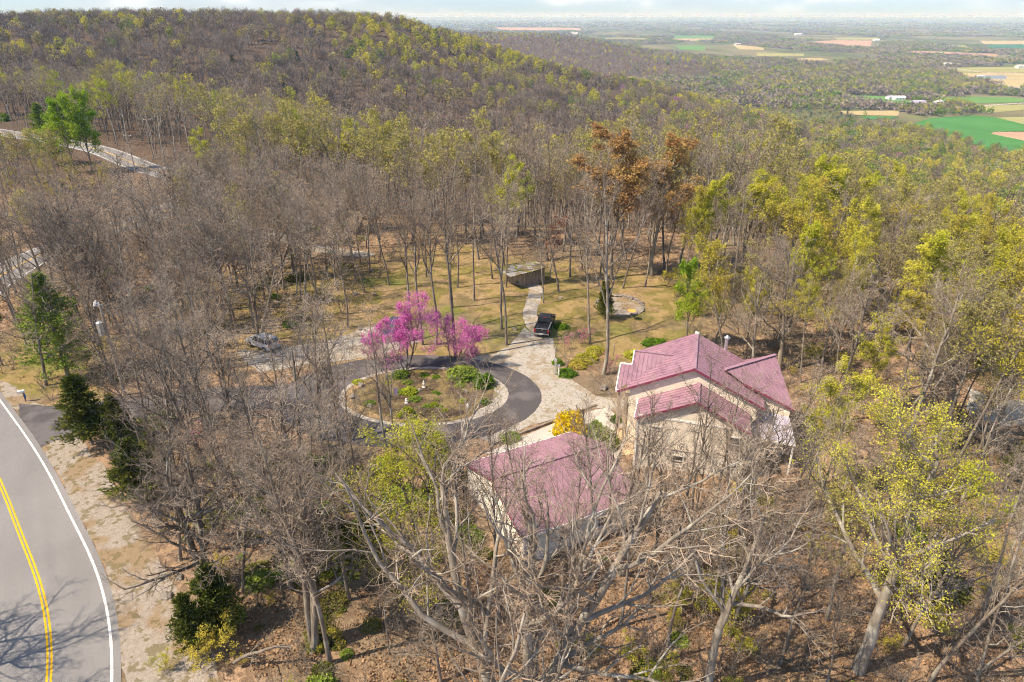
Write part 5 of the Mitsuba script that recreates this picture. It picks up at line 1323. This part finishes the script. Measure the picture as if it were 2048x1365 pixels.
FIELDS = [  # pixel outline of the field, colour, label
    ([(1820, 251), (1861, 237), (1950, 232), (1997, 236), (2070, 256), (2070, 263), (1990, 264.5), (1980, 268), (2070, 287), (2070, 312), (1956, 304), (1895, 273)], (0.075, 0.21, 0.05), 'large bright green field at the foot of the hill'),
    ([(1990, 265), (1980, 268.4), (2070, 287), (2070, 265)], (0.42, 0.27, 0.17), 'bare reddish field inside the large green one'),
    ([(1987, 236), (2070, 234.5), (2070, 255)], (0.36, 0.30, 0.13), 'tan field above the large green one'), ([(1720, 232), (1798, 235), (1778, 239), (1731, 239)], (0.08, 0.20, 0.05), 'narrow green strip below a tan field'),
    ([(1680, 223), (1799, 222), (1796, 233), (1693, 230.7)], (0.42, 0.34, 0.19), 'tan field in front of the farm trees'), ([(1659, 191), (1775, 193), (1806, 200), (1854, 207), (1837, 209.5), (1690, 202)], (0.13, 0.26, 0.07), 'green meadow beside the white farmhouses'),
    ([(1867, 195), (2018, 195), (2070, 204), (1908, 209)], (0.15, 0.25, 0.08), 'pale green meadow right of the farmhouses'), ([(1922, 214), (2070, 209), (2070, 219.5), (1977, 227)], (0.33, 0.29, 0.11), 'olive tan field on the right beyond the tree row'),
    ([(1908, 148), (1997, 145.5), (2070, 147), (2070, 180), (1980, 167.5), (1936, 157)], (0.44, 0.36, 0.17), 'wide tan field at the upper right'), ([(1895, 136), (2070, 134), (2070, 146), (1997, 145), (1908, 147)], (0.28, 0.29, 0.12), 'pale green field above the wide tan one'),
    ([(1990, 171), (2070, 184), (2070, 192), (2020, 184)], (0.12, 0.26, 0.08), 'small green field on the right below the tan one'),
    ([(1604, 85.5), (1676, 80.5), (1744, 82), (1741, 94), (1690, 95)], (0.42, 0.27, 0.19), 'reddish ploughed field far out on the plain'), ([(1666, 75), (1755, 76), (1755, 80), (1676, 80)], (0.33, 0.31, 0.13), 'thin yellowish field behind the reddish one'),
    ([(1758, 102.5), (1840, 102.5), (1997, 109), (1990, 116), (1881, 111)], (0.44, 0.30, 0.20), 'long pale reddish field across the plain'), ([(1960, 82), (2070, 82), (2070, 89), (1967, 89)], (0.46, 0.33, 0.22), 'pale pinkish field at the far right'),
    ([(1973, 90.5), (2070, 89.8), (2070, 100), (1984, 100)], (0.06, 0.17, 0.10), 'blue-green field at the far right'), ([(1895, 92), (1929, 92), (1950, 100), (1908, 99)], (0.30, 0.32, 0.12), 'light green field left of the blue-green one'),
    ([(1348, 72), (1430, 72.5), (1427, 77), (1348, 77)], (0.12, 0.22, 0.10), 'green field far out above the second ridge'), ([(1340, 77.6), (1426, 77.6), (1416, 82), (1345, 82)], (0.42, 0.33, 0.22), 'tan field below the far green one'),
    ([(1351, 91.6), (1410, 92), (1410, 102), (1360, 100)], (0.12, 0.24, 0.12), 'green field just beyond the second ridge'), ([(1464, 89), (1526, 96), (1529, 101), (1478, 99)], (0.50, 0.36, 0.26), 'pale building ground beyond the second ridge'),
    ([(1512, 106), (1608, 108), (1608, 113), (1515, 113)], (0.32, 0.33, 0.12), 'yellow-green field right of the building ground'), ([(985, 55), (1158, 56.4), (1162, 62), (1010, 62)], (0.46, 0.30, 0.25), 'pinkish field beyond the shoulder of the hill'),
    ([(1190, 76), (1290, 77), (1300, 81), (1200, 80)], (0.30, 0.30, 0.14), 'thin olive field between the ridges'), ([(1560, 118), (1640, 117), (1660, 121), (1580, 123)], (0.46, 0.33, 0.24), 'thin reddish field edge in front of the woods')]
FIELD_MATS = {'field_green': (.075, .21, .055), 'field_meadow': (.135, .255, .075), 'field_red': (.43, .285, .19), 'field_tan': (.42, .345, .18), 'field_olive': (.31, .30, .125), 'field_teal': (.06, .17, .10)}
for m_, c_ in FIELD_MATS.items():
    diffuse(m_, proc(lambda p, n, uv, c_=c_: mi.Color3f(*c_) * (0.78 + 0.3 * fbm(p.x * .012, p.y * .03, 0, 3) + 0.14 * noise(p.x * .12 + p.y * .05, p.y * .02))))
fp = []
for i_, (pts, col, lab) in enumerate(FIELDS):
    pts = [(x, max(y, 33)) for x, y in pts]
    g = plain_poly(pts)
    if g.is_empty or g.area < 10: continue
    fp.append(g)
    mk = min(FIELD_MATS, key=lambda m_: sum((a_ - b_) ** 2 for a_, b_ in zip(FIELD_MATS[m_], col)))
    k = put('field', sheet(g, PLAIN + .5), mk); tag(k, lab, kind='structure')
FIELD_P = unary_union(fp)
for ln, w_, lab in (([(1980, 165), (2020, 174), (2070, 183)], 4.5, 'pale farm road on the right of the plain'), ([(1880, 212), (1960, 213), (2070, 206)], 3.5, 'pale lane along the field edge'), ([(1905, 137), (1960, 145), (2070, 150)], 4, 'pale farm track across the upper right field')):
    struct('farm_road', LineString([at(x, y, PLAIN) for x, y in ln]).buffer(w_), PLAIN + .8, 'concrete', lab)
PLAIN_WOOD = unary_union([Polygon([(d_ * math.sin(math.radians(a_)), d_ * math.cos(math.radians(a_))) for a_, d_ in ((-8, 850), (0, 850), (10, 800), (19, 850), (17, 1350), (12, 2200), (4, 2500), (-8, 2500))]), plain_poly([(1796, 236), (1862, 237), (1820, 251), (1740, 243)]), plain_poly([(1500, 190), (1690, 226), (1722, 241), (1830, 264), (1900, 280), (1960, 310), (2060, 318), (2060, 430), (1400, 430)]), plain_poly([(1500, 150), (1650, 138), (1900, 150), (1960, 172), (2048, 192), (1860, 194), (1655, 190), (1640, 200), (1560, 215), (1450, 190)]), plain_poly([(1800, 232), (1860, 222), (1950, 225), (1950, 232), (1861, 236), (1850, 248), (1820, 250)]), plain_poly([(1600, 205), (1690, 203), (1840, 210), (1900, 214), (1975, 228), (1860, 222), (1800, 220), (1680, 221)]),
                            plain_poly([(1860, 200), (2048, 205), (2048, 209), (1920, 213)]), plain_poly([(1990, 228), (2048, 220), (2048, 234), (1990, 235)]), plain_poly([(1960, 262), (1985, 255), (1996, 258), (1985, 264)])]).difference(unary_union([FIELD_P] + [affinity.translate(g, 0, -k * 30) for g in fp[3:8] for k in (1, 2, 3)]))
FRONT = unary_union([affinity.translate(g, 0, -k * 25 * (1 + (g.centroid.y > 2000))) for g in fp for k in (1, 2, 3)])
NEARWOOD = unary_union([Polygon([(-90.6, 97.7), (-194.1, 238.5), (-226.2, 295), (-106.2, 269.2), (-54.2, 236.1), (18.2, 228.2), (27, 243.9), (106.3, 266.9), (187.4, 218.7), (142.4, 158.7), (98.5, 97.7), (60, 20), (-90, 20)])])
far_fill(9500, -38, 38, 200, 1050, 60, 'far')
far_fill(9000, -6, 38, 1050, 2700, 120, 'dst', True)
tag('hill_forest', 'bare brown and yellow-green spring forest covering the hills', 'forest', kind='stuff')
# woods on the plain
def patches(n_try, d0, d1, thr, s):
    az = np.radians(rng.uniform(-9, 38, n_try)); d = np.exp(rng.uniform(math.log(d0), math.log(d1), n_try))
    x, y = d * np.sin(az), d * np.cos(az)
    n1 = meshkit.fbm(np.c_[x / 500, y / 900, x * 0], 4, 21)
    ok = (n1 > thr) & (terr(x, y) <= PLAIN + .6) & ~shapely.contains(FIELD_P.buffer(14 * s), shapely.points(np.c_[x, y]))
    ok &= ~shapely.contains(FRONT, shapely.points(np.c_[x, y]))
    for i in np.where(ok)[0]:
        kd = ('bare', 'bare', 'olive', 'green')[rng.integers(4)]
        scatter('plain_woods', 'kind_patch_' + kd, x[i], y[i], 14 * rng.uniform(.8, 1.1), rng.uniform(0, 360), PLAIN - .5, sx=s)


patches(2600, 1250, 2800, .52, 1.0)
patches(4200, 2500, 7000, .47, 1.7)
patches(2200, 6000, 15000, .45, 3.5)
tag('plain_woods', 'hazy woodlots and tree rows scattered over the far plain', 'forest', kind='stuff')

# farm buildings out on the plain
for i_, (px_, py_, L_, W_, h_, rz, wm, rm, lab) in enumerate([(1780, 199, 14, 9, 4, .3, 'trim_white', 'porch_metal', 'white farmhouse left of two on the green meadow'), (1797, 200.5, 20, 10, 4.5, .1, 'trim_white', 'trim_white', 'long white farmhouse on the green meadow'), (1835, 211, 22, 12, 5, .2, 'steel', 'porch_metal', 'grey barn among the farm trees'),
    (1875, 212, 16, 12, 6, .7, 'porch_metal', 'trim_white', 'pale gabled barn right of the grey one'), (1639, 207.5, 18, 10, 4, .1, 'trim_white', 'trim_white', 'white roofed shed at the wood edge'), (1708, 216, 18, 10, 4, .0, 'siding', 'concrete', 'low grey farmhouse under the trees'),
    (1982, 160, 60, 16, 5, .05, 'trim_white', 'steel', 'long white poultry barn on the tan field'), (1960, 158.5, 18, 14, 5, .1, 'trim_white', 'trim_white', 'short white barn left of the long one'), (1893, 132, 22, 12, 5, .1, 'siding', 'trim_white', 'white house at the edge of the upper field'), (1918, 133, 20, 12, 5, .3, 'siding', 'concrete', 'pale house right of the white one at the upper field'),
    (2040, 137, 24, 14, 6, .1, 'trim_white', 'concrete', 'pale barn at the right edge of the upper field'), (1757, 106, 40, 22, 7, .1, 'trim_white', 'trim_white', 'white hall on the long reddish field'), (1880, 110, 34, 22, 7, .2, 'trim_white', 'trim_white', 'white hall right along the reddish field'), (1815, 99, 36, 20, 7, .4, 'trim_white', 'concrete', 'pale house row behind the reddish field'),
    (1596, 51 + 20, 90, 40, 10, .1, 'trim_white', 'trim_white', 'distant white buildings on the hazy plain'), (1752, 82.5, 60, 30, 9, .1, 'trim_white', 'trim_white', 'white shed beside the far ploughed field'), (1475, 91, 50, 24, 8, .2, 'trim_white', 'concrete', 'pale buildings on the cleared ground'), (1148, 70, 90, 40, 12, .1, 'trim_white', 'trim_white', 'white hall far beyond the second ridge'), (1420, 85, 40, 20, 8, .1, 'trim_white', 'trim_white', 'small white house beyond the second ridge')]):
    q_ = .55 if py_ < 115 else 1.0; L_, W_, h_ = L_ * q_, W_ * q_, h_ * (q_ + 1) / 2
    p = at(px_, py_, PLAIN); k = numbered('farm_building'); M = frame(p[0], p[1], PLAIN, rz)
    mb = MB(); mb.box((0, 0, h_ / 2), (L_, W_, h_)); put(f'{k}__wall', mb, wm, M=M)
    v, f = extrude_profile([(-W_ * .56, h_), (W_ * .56, h_), (0, h_ + W_ * .28)], L_ * 1.04); v = np.c_[v[:, 1], v[:, 0], v[:, 2]]
    put(f'{k}__roof', (v, f[:, ::-1]), rm, M=M)
    if L_ < 30:
        for u in (-.3, 0, .3):
            mb = MB(); mb.box((u * L_, -W_ / 2, h_ * .55), (1.6, .1, 1.5)); put(f'{k}__window', mb, 'glass_dark', M=M)
    tag(k, lab, 'building')

# ------------------------------------------------------------------ undergrowth, litter, grass
for reg, per, nm, kinds, hh in ((Z_A.buffer(3), 8, 'undergrowth', ('brush',), (1.0, 3.2)), (Z_B.buffer(2), 5, 'undergrowth', ('brush', 'brush', 'brush', 'goldshrub'), (.8, 2.6)), (Z_A2.buffer(2), 6, 'undergrowth', ('brush',), (.8, 3)), (Z_D.buffer(2), 6, 'undergrowth', ('brush', 'brush', 'brush', 'goldshrub'), (1.2, 3.6)),
                                (Z_E, 4.5, 'undergrowth', ('brush', 'brush', 'brush', 'brush', 'goldshrub'), (.8, 3.6)), (Z_F, 5, 'undergrowth', ('brush',), (.7, 2.4)), (Polygon([(-90, 108), (-88, 143), (-87, 162), (-110, 186), (-160, 222), (-190, 236), (-177, 186), (-117, 116)]), 22, 'undergrowth', ('brush', 'brush', 'goldshrub'), (1.5, 4.0)), (Z_C, 16, 'undergrowth', ('brush',), (1.2, 3.2))):
    x0, y0, x1, y1 = reg.bounds
    for _ in range(int((x1 - x0) * (y1 - y0) / per)):
        x, y = rng.uniform(x0, x1), rng.uniform(y0, y1)
        if reg.contains(Point(x, y)) and not shapely.contains(NOTREE, Point(x, y)):
            scatter(nm, f'kind_{kinds[rng.integers(len(kinds))]}_{rng.integers(3)}', x, y, rng.uniform(*hh), rng.uniform(0, 360), sx=1.25)
tag('undergrowth', 'tangle of bare brush and saplings under the trees', 'undergrowth', kind='stuff')
for reg, per, nm, lab in ((Z_B.buffer(3), 9, 'green_brush', ''), (Z_A2.buffer(3), 12, 'green_brush', ''), (Z_A, 60, 'green_brush', ''), (Z_E, 40, 'green_brush', ''), (Z_F, 30, 'green_brush', ''), (poly([(620, 930), (900, 900), (960, 1000), (980, 1130), (760, 1200), (640, 1150)]), 4, 'green_brush', '')):
    x0, y0, x1, y1 = reg.bounds
    for _ in range(int((x1 - x0) * (y1 - y0) / per)):
        x, y = rng.uniform(x0, x1), rng.uniform(y0, y1)
        if reg.contains(Point(x, y)) and not shapely.contains(NOTREE, Point(x, y)):
            h = rng.uniform(.4, 1.1); scatter('green_brush', ('kind_bush_dark', 'kind_bush_olive', 'kind_bush_olive')[rng.integers(3)], x, y, h, rng.uniform(0, 360), sx=rng.uniform(1, 2.2))
for _ in range(70):
    a = rng.uniform(0, 6.28); q_ = math.sqrt(rng.random()) * .86; x, y = -9.6 + 8.7 * q_ * math.cos(a), 64.8 + 5.9 * q_ * math.sin(a)
    scatter('green_brush', ('kind_bush_dark', 'kind_bush_green', 'kind_bush_lime')[rng.integers(3)], x, y, rng.uniform(.2, .6), 0, sx=1.6) if rng.random() < .5 else scatter('undergrowth', f'kind_brush_{rng.integers(3)}', x, y, rng.uniform(.5, 1.4), 0, sx=1.3)
tag('green_brush', 'green briars and low evergreen brush on the forest floor', 'undergrowth', kind='stuff')


def carpet(name, reg, n_, size, mat, label, up=.03):
    x0, y0, x1, y1 = reg.bounds
    p = np.c_[rng.uniform(x0, x1, n_ * 3), rng.uniform(y0, y1, n_ * 3)]
    p = p[shapely.contains(reg, shapely.points(p))][:n_]
    q = np.c_[p, p[:, 0] * 0]
    zz = terr(p[:, 0], p[:, 1]) + (meshkit.fbm(q * .22, 3, 2) - .5) * .55 + (meshkit.fbm(q * .9, 2, 4) - .5) * .18
    k = put(name, leaves(int(n_), np.c_[p, zz + up], len(p), size, .04), mat); tag(k, label, 'leaf litter' if 'litter' in name else 'grass', kind='stuff')


carpet('leaf_litter', unary_union([Z_E, Z_F, Z_B]).difference(FLAT.buffer(1.5)), 52000, .17, 'dead_leaf', 'rust brown fallen leaves on the slope below the house')
carpet('leaf_litter', unary_union([Z_A, Z_A2, Z_D]).difference(FLAT.buffer(1)), 26000, .2, 'dead_leaf', 'rust brown fallen leaves in the woods round the driveway')

# ------------------------------------------------------------------ haze
scene['haze'] = {'type': 'cube', 'to_world': T().translate([0, 29000, -22]) @ T().scale([62000, 33000, 82]), 'bsdf': {'type': 'null'}, 'interior': {'type': 'ref', 'id': 'air'}}
tag('haze', 'thin pale haze lying over the plain', 'haze', kind='stuff')
